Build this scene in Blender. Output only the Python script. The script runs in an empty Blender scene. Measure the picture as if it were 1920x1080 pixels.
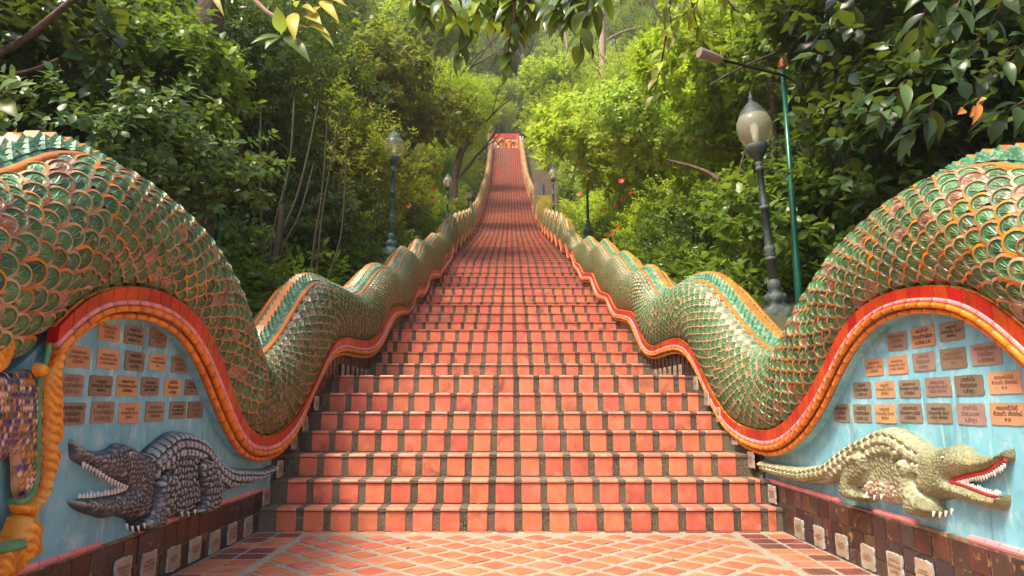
import bpy, math, random
import numpy as np
from mathutils import Vector, Matrix
random.seed(7); rng = np.random.default_rng(7)
S = bpy.context.scene; COL = S.collection
# ------------------------------------------------------------------ camera, sky, sun
F = 1290.0; HZ = 760.0; VPX = 957.0; H = 1.0
PIT = math.atan((HZ-540)/F); YAW = math.atan((960-VPX)*math.cos(PIT)/F)
cd = bpy.data.cameras.new('camera'); cam = bpy.data.objects.new('camera', cd); COL.objects.link(cam)
cam.location = (0, 0, H); cam.rotation_euler = (math.pi/2+PIT, 0, -YAW)
cd.sensor_width = 36; cd.lens = 36*F/1920; cd.clip_end = 600; cd.clip_start = 0.05
S.camera = cam
S.render.engine = 'CYCLES'
S.cycles.max_bounces = 7; S.cycles.diffuse_bounces = 4; S.cycles.glossy_bounces = 3; S.cycles.transmission_bounces = 6; S.cycles.transparent_max_bounces = 8
S.cycles.use_denoising = True
w = bpy.data.worlds.new('World'); S.world = w; w.use_nodes = True
nt = w.node_tree; bg = nt.nodes['Background']; sky = nt.nodes.new('ShaderNodeTexSky')
SUN_EL, SUN_AZ = math.radians(60), math.radians(-128)      # azimuth from +Y towards +X
sky.sky_type = 'NISHITA'; sky.sun_disc = False; sky.sun_elevation = SUN_EL; sky.sun_rotation = SUN_AZ
sky.air_density = 1.0; sky.dust_density = 6.0; sky.ozone_density = 0.6; sky.altitude = 300
nt.links.new(sky.outputs[0], bg.inputs[0]); bg.inputs[1].default_value = 0.135
sl = bpy.data.lights.new('sun', 'SUN'); sl.energy = 3.4; sl.angle = math.radians(16); sl.color = (1, 0.88, 0.70)
sun = bpy.data.objects.new('sun', sl); COL.objects.link(sun)
sd = Vector((math.sin(SUN_AZ)*math.cos(SUN_EL), math.cos(SUN_AZ)*math.cos(SUN_EL), math.sin(SUN_EL)))
sun.rotation_euler = sd.to_track_quat('Z', 'Y').to_euler(); sun.location = (0, 0, 60)
S.view_settings.view_transform = 'Standard'; S.view_settings.look = 'None'
S.view_settings.exposure = 1.1; S.view_settings.gamma = 1; S.view_settings.use_curve_mapping = False

_cp, _sp, _cy, _sy = math.cos(PIT), math.sin(PIT), math.cos(YAW), math.sin(YAW)
_Fw = Vector((_sy*_cp, _cy*_cp, _sp)); _Rt = Vector((_cy, -_sy, 0)); _Up = _Rt.cross(_Fw)
def ray(x, y): return _Fw*F + _Rt*(x-960) + _Up*(540-y)
def atX(x, y, X): r = ray(x, y); return Vector((0, 0, H)) + r*(X/r.x)
def atY(x, y, Y): r = ray(x, y); return Vector((0, 0, H)) + r*(Y/r.y)

# ------------------------------------------------------------------ helpers
def node(m, t, **k):
    n = m.node_tree.nodes.new(t)
    for a, v in k.items(): setattr(n, a, v)
    return n
def mixc(m, f, a, b, blend='MIX'):
    n = node(m, 'ShaderNodeMix', data_type='RGBA', blend_type=blend)
    for i, v in ((0, f), (6, a), (7, b)):
        if isinstance(v, (int, float)): n.inputs[i].default_value = v
        elif isinstance(v, tuple): n.inputs[i].default_value = (*v, 1)
        else: m.node_tree.links.new(v, n.inputs[i])
    return n.outputs[2]
def noise(m, scale, detail=4, rough=.55, vec=None, dist=0):
    n = node(m, 'ShaderNodeTexNoise'); n.inputs['Scale'].default_value = scale
    n.inputs['Detail'].default_value = detail; n.inputs['Roughness'].default_value = rough; n.inputs['Distortion'].default_value = dist
    m.node_tree.links.new(vec, n.inputs['Vector']); return n.outputs[0]
def ramp(m, v, lo, hi):
    n = node(m, 'ShaderNodeMapRange'); n.clamp = True
    m.node_tree.links.new(v, n.inputs[0]); n.inputs[1].default_value = lo; n.inputs[2].default_value = hi
    return n.outputs[0]
def math_(m, op, a, b):
    n = node(m, 'ShaderNodeMath', operation=op)
    for i, v in ((0, a), (1, b)):
        if isinstance(v, (int, float)): n.inputs[i].default_value = v
        else: m.node_tree.links.new(v, n.inputs[i])
    return n.outputs[0]
def mat(name, c1, c2=None, sc=6, rough=.6, rnd=.0, dirt=None, dsc=5, dlo=.5, dhi=.7, bump=0, bsc=60, spec=.5, c3=None, coat=0, transl=0, dirt2=None, d2sc=2, d2lo=.5, d2hi=.65):
    """procedural surface: c1/c2 by noise, c3 by object random, up to two shaped stains, relief"""
    m = bpy.data.materials.new(name); m.use_nodes = True; L = m.node_tree.links.new
    b = m.node_tree.nodes['Principled BSDF']
    pos = node(m, 'ShaderNodeNewGeometry').outputs['Position']; oi = node(m, 'ShaderNodeObjectInfo').outputs['Random']
    c = c1
    if c2: c = mixc(m, ramp(m, noise(m, sc, vec=pos), .38, .64), c1, c2)
    if c3: c = mixc(m, ramp(m, oi, .35, 1), c, c3)
    if rnd:
        h = node(m, 'ShaderNodeHueSaturation'); h.inputs['Fac'].default_value = 1
        if isinstance(c, tuple): h.inputs['Color'].default_value = (*c, 1)
        else: L(c, h.inputs['Color'])
        wn = node(m, 'ShaderNodeTexWhiteNoise', noise_dimensions='1D'); L(oi, wn.inputs['W'])
        L(math_(m, 'ADD', math_(m, 'MULTIPLY', wn.outputs[0], 2*rnd), 1-rnd), h.inputs['Value'])
        L(math_(m, 'ADD', math_(m, 'MULTIPLY', oi, .03*rnd/.2), .5-.015*rnd/.2), h.inputs['Hue'])
        c = h.outputs[0]
    if dirt: c = mixc(m, ramp(m, noise(m, dsc, 6, .65, vec=pos), dlo, dhi), c, dirt)
    if dirt2: c = mixc(m, ramp(m, noise(m, d2sc, 5, .6, vec=pos, dist=.6), d2lo, d2hi), c, dirt2)
    if isinstance(c, tuple): b.inputs['Base Color'].default_value = (*c, 1)
    else: L(c, b.inputs['Base Color'])
    b.inputs['Roughness'].default_value = rough; b.inputs['Specular IOR Level'].default_value = spec
    if coat: b.inputs['Coat Weight'].default_value = coat; b.inputs['Coat Roughness'].default_value = .12
    if bump:
        n = node(m, 'ShaderNodeBump'); n.inputs['Strength'].default_value = bump; n.inputs['Distance'].default_value = .01
        L(noise(m, bsc, 5, .6, vec=pos), n.inputs['Height']); L(n.outputs[0], b.inputs['Normal'])
    return m
def leafmat(name, c1, c2, c3, tr=.4, rough=.5, sc=1.6):
    m = bpy.data.materials.new(name); m.use_nodes = True; L = m.node_tree.links.new; N = m.node_tree.nodes
    b = N['Principled BSDF']; out = N['Material Output']
    g = node(m, 'ShaderNodeNewGeometry'); pos = g.outputs['Position']; isl = g.outputs['Random Per Island']; oi = node(m, 'ShaderNodeObjectInfo').outputs['Random']
    c = mixc(m, ramp(m, noise(m, sc, 3, vec=pos), .35, .65), c1, c2)
    c = mixc(m, ramp(m, isl, .45, 1.0), c, c3)
    h = node(m, 'ShaderNodeHueSaturation'); L(c, h.inputs['Color']); L(math_(m, 'ADD', math_(m, 'MULTIPLY', oi, .5), .75), h.inputs['Value']); c = h.outputs[0]
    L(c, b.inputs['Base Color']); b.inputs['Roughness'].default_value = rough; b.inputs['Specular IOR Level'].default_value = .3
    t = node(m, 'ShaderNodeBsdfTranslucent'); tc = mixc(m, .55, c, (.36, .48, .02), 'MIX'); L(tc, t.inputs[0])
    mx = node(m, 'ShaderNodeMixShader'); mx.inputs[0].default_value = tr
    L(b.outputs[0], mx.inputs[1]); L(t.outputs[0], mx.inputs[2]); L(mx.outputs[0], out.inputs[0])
    return m

def me_np(name, V, Fc, mats, mi=None, smooth=False):
    """Fc: (M,k) int array of k-gons"""
    V = np.asarray(V, dtype=np.float32); Fc = np.asarray(Fc, dtype=np.int32)
    me = bpy.data.meshes.new(name); me.vertices.add(len(V)); me.vertices.foreach_set('co', V.ravel())
    M, k = Fc.shape; me.loops.add(M*k); me.loops.foreach_set('vertex_index', Fc.ravel())
    me.polygons.add(M); me.polygons.foreach_set('loop_start', np.arange(0, M*k, k, dtype=np.int32))
    try: me.polygons.foreach_set('loop_total', np.full(M, k, dtype=np.int32))
    except Exception: pass
    for m in mats: me.materials.append(m)
    if mi is not None: me.polygons.foreach_set('material_index', np.asarray(mi, dtype=np.int32))
    if smooth: me.polygons.foreach_set('use_smooth', np.ones(M, dtype=bool))
    me.update(calc_edges=True); return me
class MB:
    """collects faces of mixed size"""
    def __init__(s): s.v = []; s.f = []; s.m = []
    def add(s, V, Fs, mi=0):
        o = len(s.v); s.v += [tuple(p) for p in V]; s.f += [tuple(i+o for i in f) for f in Fs]
        s.m += ([mi]*len(Fs) if isinstance(mi, int) else list(mi)); return s
    def box(s, a, b, mi=0):
        x0, y0, z0 = a; x1, y1, z1 = b
        return s.add([(x0,y0,z0),(x1,y0,z0),(x1,y1,z0),(x0,y1,z0),(x0,y0,z1),(x1,y0,z1),(x1,y1,z1),(x0,y1,z1)],
                     [(0,3,2,1),(4,5,6,7),(0,1,5,4),(1,2,6,5),(2,3,7,6),(3,0,4,7)], mi)
    def lathe(s, prof, n=16, c=(0,0,0), mi=0):
        V = [(c[0]+r*math.cos(2*math.pi*k/n), c[1]+r*math.sin(2*math.pi*k/n), c[2]+z) for r, z in prof for k in range(n)]
        Fs = [(i*n+k, i*n+(k+1)%n, (i+1)*n+(k+1)%n, (i+1)*n+k) for i in range(len(prof)-1) for k in range(n)]
        Fs += [tuple(range(n-1, -1, -1)), tuple(range((len(prof)-1)*n, len(prof)*n))]
        return s.add(V, Fs, mi)
    def tube(s, pts, rad, n=8, mi=0, caps=True):
        pts = [Vector(p) for p in pts]; V = []; up = None
        if not hasattr(rad, '__len__'): rad = [rad]*len(pts)
        for i, p in enumerate(pts):
            t = (pts[min(i+1, len(pts)-1)]-pts[max(i-1, 0)])
            t = t.normalized() if t.length > 1e-9 else Vector((0,0,1))
            if up is None: up = Vector((0,0,1)) if abs(t.z) < .9 else Vector((1,0,0))
            a = t.cross(up); a = a.normalized() if a.length > 1e-6 else t.orthogonal().normalized(); b = a.cross(t); up = b
            for k in range(n):
                q = 2*math.pi*k/n; V.append(p+(a*math.cos(q)+b*math.sin(q))*rad[i])
        Fs = [(i*n+k, i*n+(k+1)%n, (i+1)*n+(k+1)%n, (i+1)*n+k) for i in range(len(pts)-1) for k in range(n)]
        if caps: Fs += [tuple(range(n)), tuple(range(len(pts)*n-1, (len(pts)-1)*n-1, -1))]
        return s.add(V, Fs, mi)
    def mesh(s, name, mats, smooth=False):
        me = bpy.data.meshes.new(name); me.from_pydata(s.v, [], s.f)
        for m in (mats if isinstance(mats, (list, tuple)) else [mats]): me.materials.append(m)
        if any(s.m): me.polygons.foreach_set('material_index', s.m)
        if smooth: me.polygons.foreach_set('use_smooth', [len(f) <= 4 for f in s.f])
        me.update(); return me
def tag(o, label=None, cat=None, group=None, kind=None):
    if label: o['label'] = label
    if cat: o['category'] = cat
    if group: o['group'] = group
    if kind: o['kind'] = kind
    return o
def ob(name, data, parent=None, mtx=None, kind=None):
    o = bpy.data.objects.new(name, data); COL.objects.link(o)
    if parent is not None:
        o.parent = parent; w = getattr(parent, 'location', Vector()); q = parent
        loc = Vector()
        while q is not None: loc += q.location; q = q.parent
        o.matrix_parent_inverse = Matrix.Translation(-Vector(parent.location)) if parent.parent is None else Matrix()
    if mtx is not None: o.matrix_basis = mtx
    if kind: o['kind'] = kind
    return o
def empty(name, loc=(0,0,0)):
    o = bpy.data.objects.new(name, None); COL.objects.link(o); o.location = loc; o.empty_display_size = .2; return o
def rbox(bev=.12, zb=.25):
    """unit tile 1 x 1 (x,y), thickness 1 from z=0 to 1 with rounded corners and soft front edge"""
    o = []; i_ = []
    for cx, cy, a0 in ((.5-bev,.5-bev,0),(-.5+bev,.5-bev,90),(-.5+bev,-.5+bev,180),(.5-bev,-.5+bev,270)):
        for k in range(3):
            a = math.radians(a0+k*45); o.append((cx+bev*math.cos(a), cy+bev*math.sin(a))); i_.append((cx*.97+bev*.75*math.cos(a), cy*.97+bev*.75*math.sin(a)))
    n = len(o); V = [(x,y,0) for x,y in o]+[(x,y,1-zb) for x,y in o]+[(x,y,1) for x,y in i_]
    Fs = [(k,(k+1)%n,n+(k+1)%n,n+k) for k in range(n)]+[(n+k,n+(k+1)%n,2*n+(k+1)%n,2*n+k) for k in range(n)]+[tuple(range(2*n,3*n))]
    return V, Fs
def frame(o, ax, ay, az, sx=1, sy=1, sz=1):
    m = Matrix.Identity(4)
    for i, (a, s_) in enumerate(((ax, sx), (ay, sy), (az, sz))):
        for j in range(3): m[j][i] = a[j]*s_
    for j in range(3): m[j][3] = o[j]
    return m
def interp(tab):
    xs = np.array([t[0] for t in tab]); ys = np.array([t[1] for t in tab])
    return lambda y: float(np.interp(y, xs, ys))

# ------------------------------------------------------------------ materials
M = {}
M['terra'] = mat('terracotta_tile', (.72,.195,.105), (.62,.155,.085), 9, .42, .12, dirt=(.76,.30,.18), dsc=7, dlo=.52, dhi=.75, bump=.12, bsc=70, dirt2=(.22,.07,.045), d2sc=3.6, d2lo=.55, d2hi=.74)
M['tread'] = mat('pale_tread_tile', (.66,.24,.15), (.58,.18,.105), 7, .4, .1, dirt=(.66,.36,.25), dsc=9, dlo=.5, dhi=.75, bump=.12, bsc=70)  # tread tiles, paler and pinker than the riser tiles
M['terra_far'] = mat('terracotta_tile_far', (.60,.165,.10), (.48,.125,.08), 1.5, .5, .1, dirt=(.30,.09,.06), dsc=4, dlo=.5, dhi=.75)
M['floor_tile'] = mat('floor_tile', (.60,.16,.08), (.50,.12,.065), 5, .40, .11, dirt=(.66,.28,.17), dsc=3, dlo=.5, dhi=.8, bump=.15, bsc=50)
M['floor_dark'] = mat('dark_floor_tile', (.26,.075,.05), (.13,.05,.045), 4, .38, .2, bump=.15, bsc=50)
def mortar(name, c1, c2, moss=True):
    m = mat(name, c1, c2, 3, .85, dirt=(c1[0]*.35, c1[1]*.33, c1[2]*.3), dsc=130, dlo=.42, dhi=.56, bump=.7, bsc=150)
    return m
M['mortar'] = mortar('pebble_mortar', (.50,.44,.33), (.60,.54,.42))
M['step_mortar'] = mat('step_mortar', (.15,.115,.075), (.045,.033,.022), 1.6, .85, dirt=(.30,.25,.18), dsc=140, dlo=.50, dhi=.62, bump=.8, bsc=150, dirt2=(.07,.095,.02), d2sc=1.1, d2lo=.62, d2hi=.78)
M['soil'] = mat('forest_soil', (.035,.045,.015), (.05,.04,.02), 2, .95, dirt=(.10,.07,.04), dsc=12, bump=1, bsc=8)
M['glaze_green'] = mat('green_glaze', (.022,.10,.025), (.06,.18,.06), 9, .3, .45, dirt=(.40,.33,.20), dsc=26, dlo=.56, dhi=.66, bump=.5, bsc=70, coat=.2, dirt2=(.10,.11,.02), d2sc=1.7, d2lo=.55, d2hi=.75)
M['glaze_vein'] = mat('pale_green_glaze', (.16,.30,.12), (.07,.18,.07), 14, .25, .2, dirt=(.5,.36,.26), dsc=13, dlo=.54, dhi=.64, coat=.4)
M['glaze_rim'] = mat('orange_rim_glaze', (.52,.15,.015), (.26,.09,.03), 11, .3, .25, c3=(.42,.20,.10), dirt=(.40,.26,.18), dsc=16, dlo=.52, dhi=.62, bump=.4, bsc=120, coat=.15, dirt2=(.10,.06,.03), d2sc=8, d2lo=.58, d2hi=.72)
M['brown_glaze'] = mat('worn_brown_glaze', (.20,.11,.06), (.38,.25,.17), 12, .3, .3, dirt=(.07,.05,.03), dsc=20, bump=.4, bsc=90, coat=.3)
M['rim_pale'] = mat('dusty_pink_rim_glaze', (.46,.31,.18), (.24,.15,.07), 12, .4, .3, dirt=(.14,.08,.05), dsc=22, dlo=.56, dhi=.68, bump=.4, bsc=100, coat=.15)
M['under'] = mat('body_mortar', (.09,.07,.045), (.05,.04,.025), 9, .8, dirt=(.22,.18,.13), dsc=30, bump=.6, bsc=90)
M['red'] = mat('red_glaze', (.50,.045,.012), (.36,.03,.010), 5, .32, .14, bump=.1, bsc=30, coat=.12, dirt=(.20,.03,.015), dsc=10, dlo=.56, dhi=.74)
M['orange'] = mat('orange_glaze', (.74,.225,.014), (.60,.16,.012), 6, .3, .1, bump=.15, bsc=30, coat=.2, dirt=(.26,.10,.035), dsc=13, dlo=.56, dhi=.72)
M['pink'] = mat('pink_glaze', (.80,.30,.32), (.70,.24,.26), 6, .4, .12, dirt=(.55,.38,.34), dsc=8, dlo=.58, dhi=.78, coat=.1)
M['crest'] = mat('crest_green_glaze', (.07,.23,.11), (.03,.14,.06), 12, .3, .2, dirt=(.26,.38,.24), dsc=22, dlo=.5, dhi=.62, bump=.6, bsc=70, coat=.2)
M['blue'] = mat('blue_plaster', (.20,.52,.63), (.15,.42,.52), 2.6, .75, dirt=(.42,.66,.68), dsc=7, dlo=.5, dhi=.75, bump=.25, bsc=18, dirt2=(.09,.20,.20), d2sc=3.1, d2lo=.57, d2hi=.82)
M['brown_tile'] = mat('brown_wall_tile', (.075,.034,.016), (.03,.02,.015), 7, .38, .45, c3=(.028,.026,.034), dirt=(.30,.17,.06), dsc=15, dlo=.59, dhi=.68, bump=.25, bsc=30, coat=.12, dirt2=(.09,.08,.02), d2sc=3, d2lo=.6, d2hi=.72)
M['grout'] = mat('wall_grout', (.22,.15,.09), (.10,.07,.05), 6, .85, dirt=(.40,.28,.16), dsc=18, bump=.5, bsc=60)
M['plaque_or'] = mat('orange_plaque', (.56,.33,.17), (.48,.27,.14), 5, .5, .16, dirt=(.30,.15,.08), dsc=9, dlo=.6, dhi=.78)
M['plaque_br'] = mat('brown_plaque', (.20,.165,.11), (.26,.20,.14), 5, .5, .2, dirt=(.15,.09,.05), dsc=9, dlo=.6, dhi=.78)
M['plaque_gr'] = mat('grey_plaque', (.33,.24,.20), (.28,.19,.15), 5, .5, .1)
M['plaque_wh'] = mat('pale_plaque', (.40,.30,.21), (.33,.25,.17), 8, .6, .12, dirt=(.3,.2,.14), dsc=14, dlo=.55, dhi=.7)
M['cement'] = mat('white_cement', (.50,.48,.43), (.33,.32,.29), 16, .85, bump=.8, bsc=50)
M['ink'] = mat('dark_lettering', (.035,.022,.015), None, 1, .7)
M['ink_faded'] = mat('faded_lettering', (.17,.09,.055), None, 1, .7)
M['croc_grey'] = mat('charcoal_crocodile_paint', (.042,.046,.050), (.095,.10,.105), 7, .42, dirt=(.02,.02,.025), dsc=12, dlo=.5, dhi=.68, bump=.8, bsc=80, spec=.6)
M['croc_plate'] = mat('pale_grey_plate', (.30,.32,.34), (.18,.2,.22), 9, .45, .25, bump=.5, bsc=60, dirt=(.05,.05,.06), dsc=20, dlo=.55, dhi=.7)
M['croc_green'] = mat('pale_green_crocodile_paint', (.30,.31,.18), (.19,.20,.10), 6, .5, dirt=(.46,.36,.16), dsc=8, dlo=.58, dhi=.75, bump=.8, bsc=80, dirt2=(.16,.15,.07), d2sc=11, d2lo=.58, d2hi=.75)
M['croc_cream'] = mat('cream_plate', (.42,.42,.28), (.30,.29,.17), 9, .5, .2, bump=.5, bsc=60, dirt=(.2,.17,.08), dsc=16, dlo=.56, dhi=.7)
M['belly'] = mat('mottled_belly', (.62,.58,.46), (.30,.20,.09), 40, .6, bump=1, bsc=60)
M['tooth'] = mat('tooth_white', (.78,.75,.68), (.62,.55,.48), 20, .4)
M['lip'] = mat('red_lip', (.50,.025,.03), None, 1, .4)
M['black'] = mat('black_paint', (.012,.012,.014), None, 1, .5)
M['gold'] = mat('gold_yellow_paint', (.75,.33,.03), (.62,.22,.015), 8, .38, dirt=(.42,.15,.02), dsc=16, dlo=.52, dhi=.7, bump=.5, bsc=40)
M['rope_green'] = mat('green_cord_paint', (.05,.22,.09), (.09,.30,.15), 12, .4, bump=.3, bsc=40)
M['wine'] = mat('crimson_paint', (.36,.02,.04), None, 1, .45)
M['mos_blue'] = mat('mosaic_blue', (.02,.03,.20), None, 1, .15, .3, coat=.5)
M['mos_white'] = mat('mosaic_pink_white', (.62,.45,.38), None, 1, .2, .2, coat=.5)
M['mos_orange'] = mat('mosaic_orange', (.50,.15,.03), None, 1, .2, .3, coat=.5)
M['mos_green'] = mat('mosaic_green', (.05,.13,.03), None, 1, .2, .3, coat=.5)
M['iron'] = mat('dark_green_cast_iron', (.014,.026,.026), (.03,.045,.043), 9, .55, spec=.3, dirt=(.12,.14,.10), dsc=18, dlo=.62, dhi=.72, bump=.6, bsc=40)
M['iron2'] = mat('blue_green_cast_iron', (.015,.06,.065), (.03,.085,.085), 9, .5, spec=.3, dirt=(.12,.17,.14), dsc=20, dlo=.62, dhi=.72, bump=.5, bsc=40)
M['pole'] = mat('green_pole_paint', (.004,.095,.055), (.004,.075,.045), 5, .3)
M['bark'] = mat('bark', (.08,.05,.03), (.04,.027,.018), 8, .9, dirt=(.14,.10,.07), dsc=14, bump=1, bsc=25)
M['bark_red'] = mat('reddish_bark', (.11,.05,.03), (.05,.03,.02), 9, .85, dirt=(.2,.12,.08), dsc=14, bump=1, bsc=30)
M['bark_pale'] = mat('pale_bark', (.42,.30,.22), (.32,.22,.16), 4, .85, bump=.8, bsc=12)
M['stem'] = mat('green_brown_stem', (.065,.052,.025), (.04,.032,.018), 9, .7)
M['yellow_wall'] = mat('mossy_yellow_wall', (.50,.36,.03), (.32,.28,.03), 2.5, .8, dirt=(.2,.18,.04), dsc=5)
M['brick_wall'] = mat('weathered_wall', (.17,.11,.075), (.12,.085,.055), 2.5, .85, dirt=(.26,.18,.12), dsc=5, bump=.5, bsc=10)
M['white'] = mat('white_wall', (.75,.62,.60), (.7,.6,.55), 2, .7)
M['redpaint'] = mat('red_painted_beam', (.55,.04,.03), (.42,.03,.03), 3, .5)
M['flower'] = mat('red_petal', (.70,.03,.02), None, 1, .5)
M['flower_or'] = mat('orange_petal', (.50,.17,.03), None, 1, .5)
M['lamp_grey'] = mat('lamp_housing', (.24,.19,.16), None, 1, .4)
g = bpy.data.materials.new('globe_glass'); g.use_nodes = True; gb = g.node_tree.nodes['Principled BSDF']
gb.inputs['Base Color'].default_value = (.93,.90,.66,1); gb.inputs['Roughness'].default_value = .22; gb.inputs['Transmission Weight'].default_value = .80; gb.inputs['IOR'].default_value = 1.08; gb.inputs['Coat Weight'].default_value = .6
M['glass'] = g
M['bulb'] = mat('lamp_bulb', (.85,.83,.78), None, 1, .3)
LM = {
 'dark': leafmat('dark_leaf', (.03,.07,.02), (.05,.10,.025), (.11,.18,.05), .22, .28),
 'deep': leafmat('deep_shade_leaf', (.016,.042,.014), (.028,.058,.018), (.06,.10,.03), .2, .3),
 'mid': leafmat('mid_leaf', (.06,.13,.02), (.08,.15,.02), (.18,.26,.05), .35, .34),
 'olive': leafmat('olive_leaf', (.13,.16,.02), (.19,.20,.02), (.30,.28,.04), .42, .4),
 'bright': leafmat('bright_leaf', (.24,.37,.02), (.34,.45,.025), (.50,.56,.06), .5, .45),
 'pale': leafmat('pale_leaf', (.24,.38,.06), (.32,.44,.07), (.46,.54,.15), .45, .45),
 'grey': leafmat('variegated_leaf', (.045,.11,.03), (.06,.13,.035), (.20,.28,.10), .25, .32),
}
# ------------------------------------------------------------------ stair profile
K = 1.4434; PT = .1525480*K
_T = [4.0005,.176,.206,.256,.195,.222,.242,1.178,.262,.271,.275,.792,.314,.319,.981,.35,.36,.93,.366,.763,.331,.482]
_R = [.125,.134,.132,.132,.123,.132,.138,.158,.132,.133,.146,.18,.145,.149,.185,.158,.17,.234,.184,.223,.179,.187]
STEPS = []; y = z = 0
for a, b in zip(_T, _R): y += a*K; z += b*K; STEPS.append((y, z))
prof = [(STEPS[-1][0], STEPS[-1][1]), *[(Y_, atY(957, y_, Y_).z) for Y_, y_ in ((33, 438), (42, 409), (51, 370), (59, 347), (63, 326), (71, 278))]]
zz = STEPS[-1][1]
while zz < prof[-1][1]-.1:
    zz += .215; STEPS.append((float(np.interp(zz, [p[1] for p in prof], [p[0] for p in prof])) + random.uniform(-.03,.03), zz))
YTOP, ZTOP = STEPS[-1]
_sy_ = np.array([s[0] for s in STEPS]); _sz_ = np.array([s[1] for s in STEPS])
def Zs(y): return float(np.interp(y, np.r_[STEPS[0][0]-.6, _sy_+.1], np.r_[0, _sz_]))
LX = interp([(0,-9.2*PT),(5.8,-9.2*PT),(7.7,-8.8*PT),(9.2,-8.5*PT),(17,-8.3*PT),(42,-8.9*PT),(71,-8.8*PT)])
RX = interp([(0,9.96*PT),(5.8,9.96*PT),(7.7,8.95*PT),(9.2,8.55*PT),(17,8.1*PT),(42,7.2*PT),(59,6.0*PT),(71,4.6*PT)])

# ------------------------------------------------------------------ ground
def ground_z(x, y):
    a = abs(x)
    if y < 5.2: base = 1.25
    else: base = Zs(y) + float(np.interp(y, [5,8,20,80], [1.25,.75,.35,.35]))
    out = base + max(0, a-3.2)*(.30 if y < 90 else .2)
    if y > YTOP: out += (y-YTOP)*.55
    inner = -.25 if y < STEPS[0][0] else Zs(y)-.6
    if y > YTOP+1: inner = out if y > YTOP+9 else ZTOP-.1
    lo, hi = 2.45, 2.75
    t = min(1, max(0, (a-lo)/(hi-lo))); v = inner*(1-t)+out*t
    if y < 0: v = v*max(0, 1+y/3) + (-.25)*min(1, -y/3) if y > -3 else -.25
    return v
xs = [-75,-60,-50,-40,-30,-24,-19,-15,-12,-10,-8.5,-7,-6,-5,-4.2,-3.6,-3.2,-2.9,-2.75,-2.45,-1.5,0,1.5,2.45,2.75,2.9,3.2,3.6,4.2,5,6,7,8.5,10,12,15,19,24,30,40,50,60,75]
ys = [-60,-40,-20,-8,-3,-2,-1,0]+[1+k*.8 for k in range(18)]+[16+k*2 for k in range(40)]+[100,110,125,150]
V = [(x, y, ground_z(x, y)+(0.06*math.sin(x*2.1+y*1.3) if abs(x) > 3 else 0)) for y in ys for x in xs]; n = len(xs)
Fg = [(j*n+i, j*n+i+1, (j+1)*n+i+1, (j+1)*n+i) for j in range(len(ys)-1) for i in range(n-1)]
ob('ground', me_np('ground', V, Fg, [M['soil']], smooth=True), kind='structure')

# ------------------------------------------------------------------ pavement with diagonal tiles
pv = ob('pavement', MB().box((-2.4,-9,-.2),(2.4,STEPS[0][0]+.02,0)).mesh('pavement', M['mortar']), kind='structure')
tv, tf = rbox(.06, .4)
ftile = MB().add(tv, tf).mesh('floor_tile', M['floor_tile']); dtile = MB().add(tv, tf).mesh('dark_tile', M['floor_dark'])
def flat(cx, cy, sx, sy, rot, z=0, th=.006):
    c, s_ = math.cos(rot), math.sin(rot)
    return frame((cx, cy, z), (c, s_, 0), (-s_, c, 0), (0,0,1), sx, sy, th)
BL, BR = LX(0)+.42, RX(0)-.44
DS = .304; cand = []
Y0 = STEPS[0][0]
for j in range(-2, 62):
    for i in range(-14, 15):
        cx = i*DS + (DS/2 if j % 2 else 0)+.06; cy = Y0-.12-j*DS/2
        if cx-DS*.36 > BL+.02 and cx+DS*.36 < BR-.02 and cy+DS*.36 < Y0-.1: cand.append((cy, cx))
cand.sort(reverse=True); near = [c for c in cand if c[0] > 3.4][:300]; rest = MB()
for cy, cx in near:
    s_ = .158*random.uniform(.96,1.03); ob('tile', ftile, pv, flat(cx, cy, s_, s_, math.pi/4+random.uniform(-.02,.02), th=random.uniform(.004,.008)))
def tri_tile(cx, cy, side):
    h = DS*.33*.9; e = .06
    P = [(cx, cy-h), (cx, cy+h), (cx+side*h, cy)] if side > 0 else [(cx, cy+h), (cx, cy-h), (cx-h, cy)]
    V = [(x, yy, 0) for x, yy in P]+[(x, yy, .006) for x, yy in P]
    ob('tile', MB().add(V, [(3,4,5),(0,1,4,3),(1,2,5,4),(2,0,3,5)]).mesh('cut_tile', M['floor_tile']), pv)
for k in range(8): tri_tile(BL+.035, Y0-.27-k*DS, 1); tri_tile(BR-.035, Y0-.20-k*DS, -1)
for c in cand:
    if c not in near:
        m = flat(c[1], c[0], .166, .166, math.pi/4); rest.add([m@Vector(v) for v in tv], tf)
k = 0; yy = Y0-.17
while yy > 3.2:
    for cx, wd in ((LX(0)+.11, .15), (LX(0)+.295, .17)): ob('tile', ftile if random.random() < .6 else dtile, pv, flat(cx, yy, wd, .135, random.uniform(-.01,.01)))
    for cx, wd in ((RX(0)-.11, .16), (RX(0)-.31, .17)): ob('tile', dtile if random.random() < .65 else ftile, pv, flat(cx, yy-.05, wd, .14, random.uniform(-.01,.01)))
    yy -= .19
xx = LX(0)+.3
while xx < RX(0)-.2:
    ob('tile', dtile if xx > .8 or random.random() < .2 else ftile, pv, flat(xx, Y0-.035, .16, .055, 0)); xx += PT*.97
while yy > -8:
    for cx in (LX(0)+.11, LX(0)+.295, RX(0)-.11, RX(0)-.31):
        m = flat(cx, yy, .16, .135, 0); rest.add([m@Vector(v) for v in tv], tf)
    yy -= .19
ob('tile', rest.mesh('far_tiles', M['floor_tile']), pv, kind='stuff')

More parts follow.
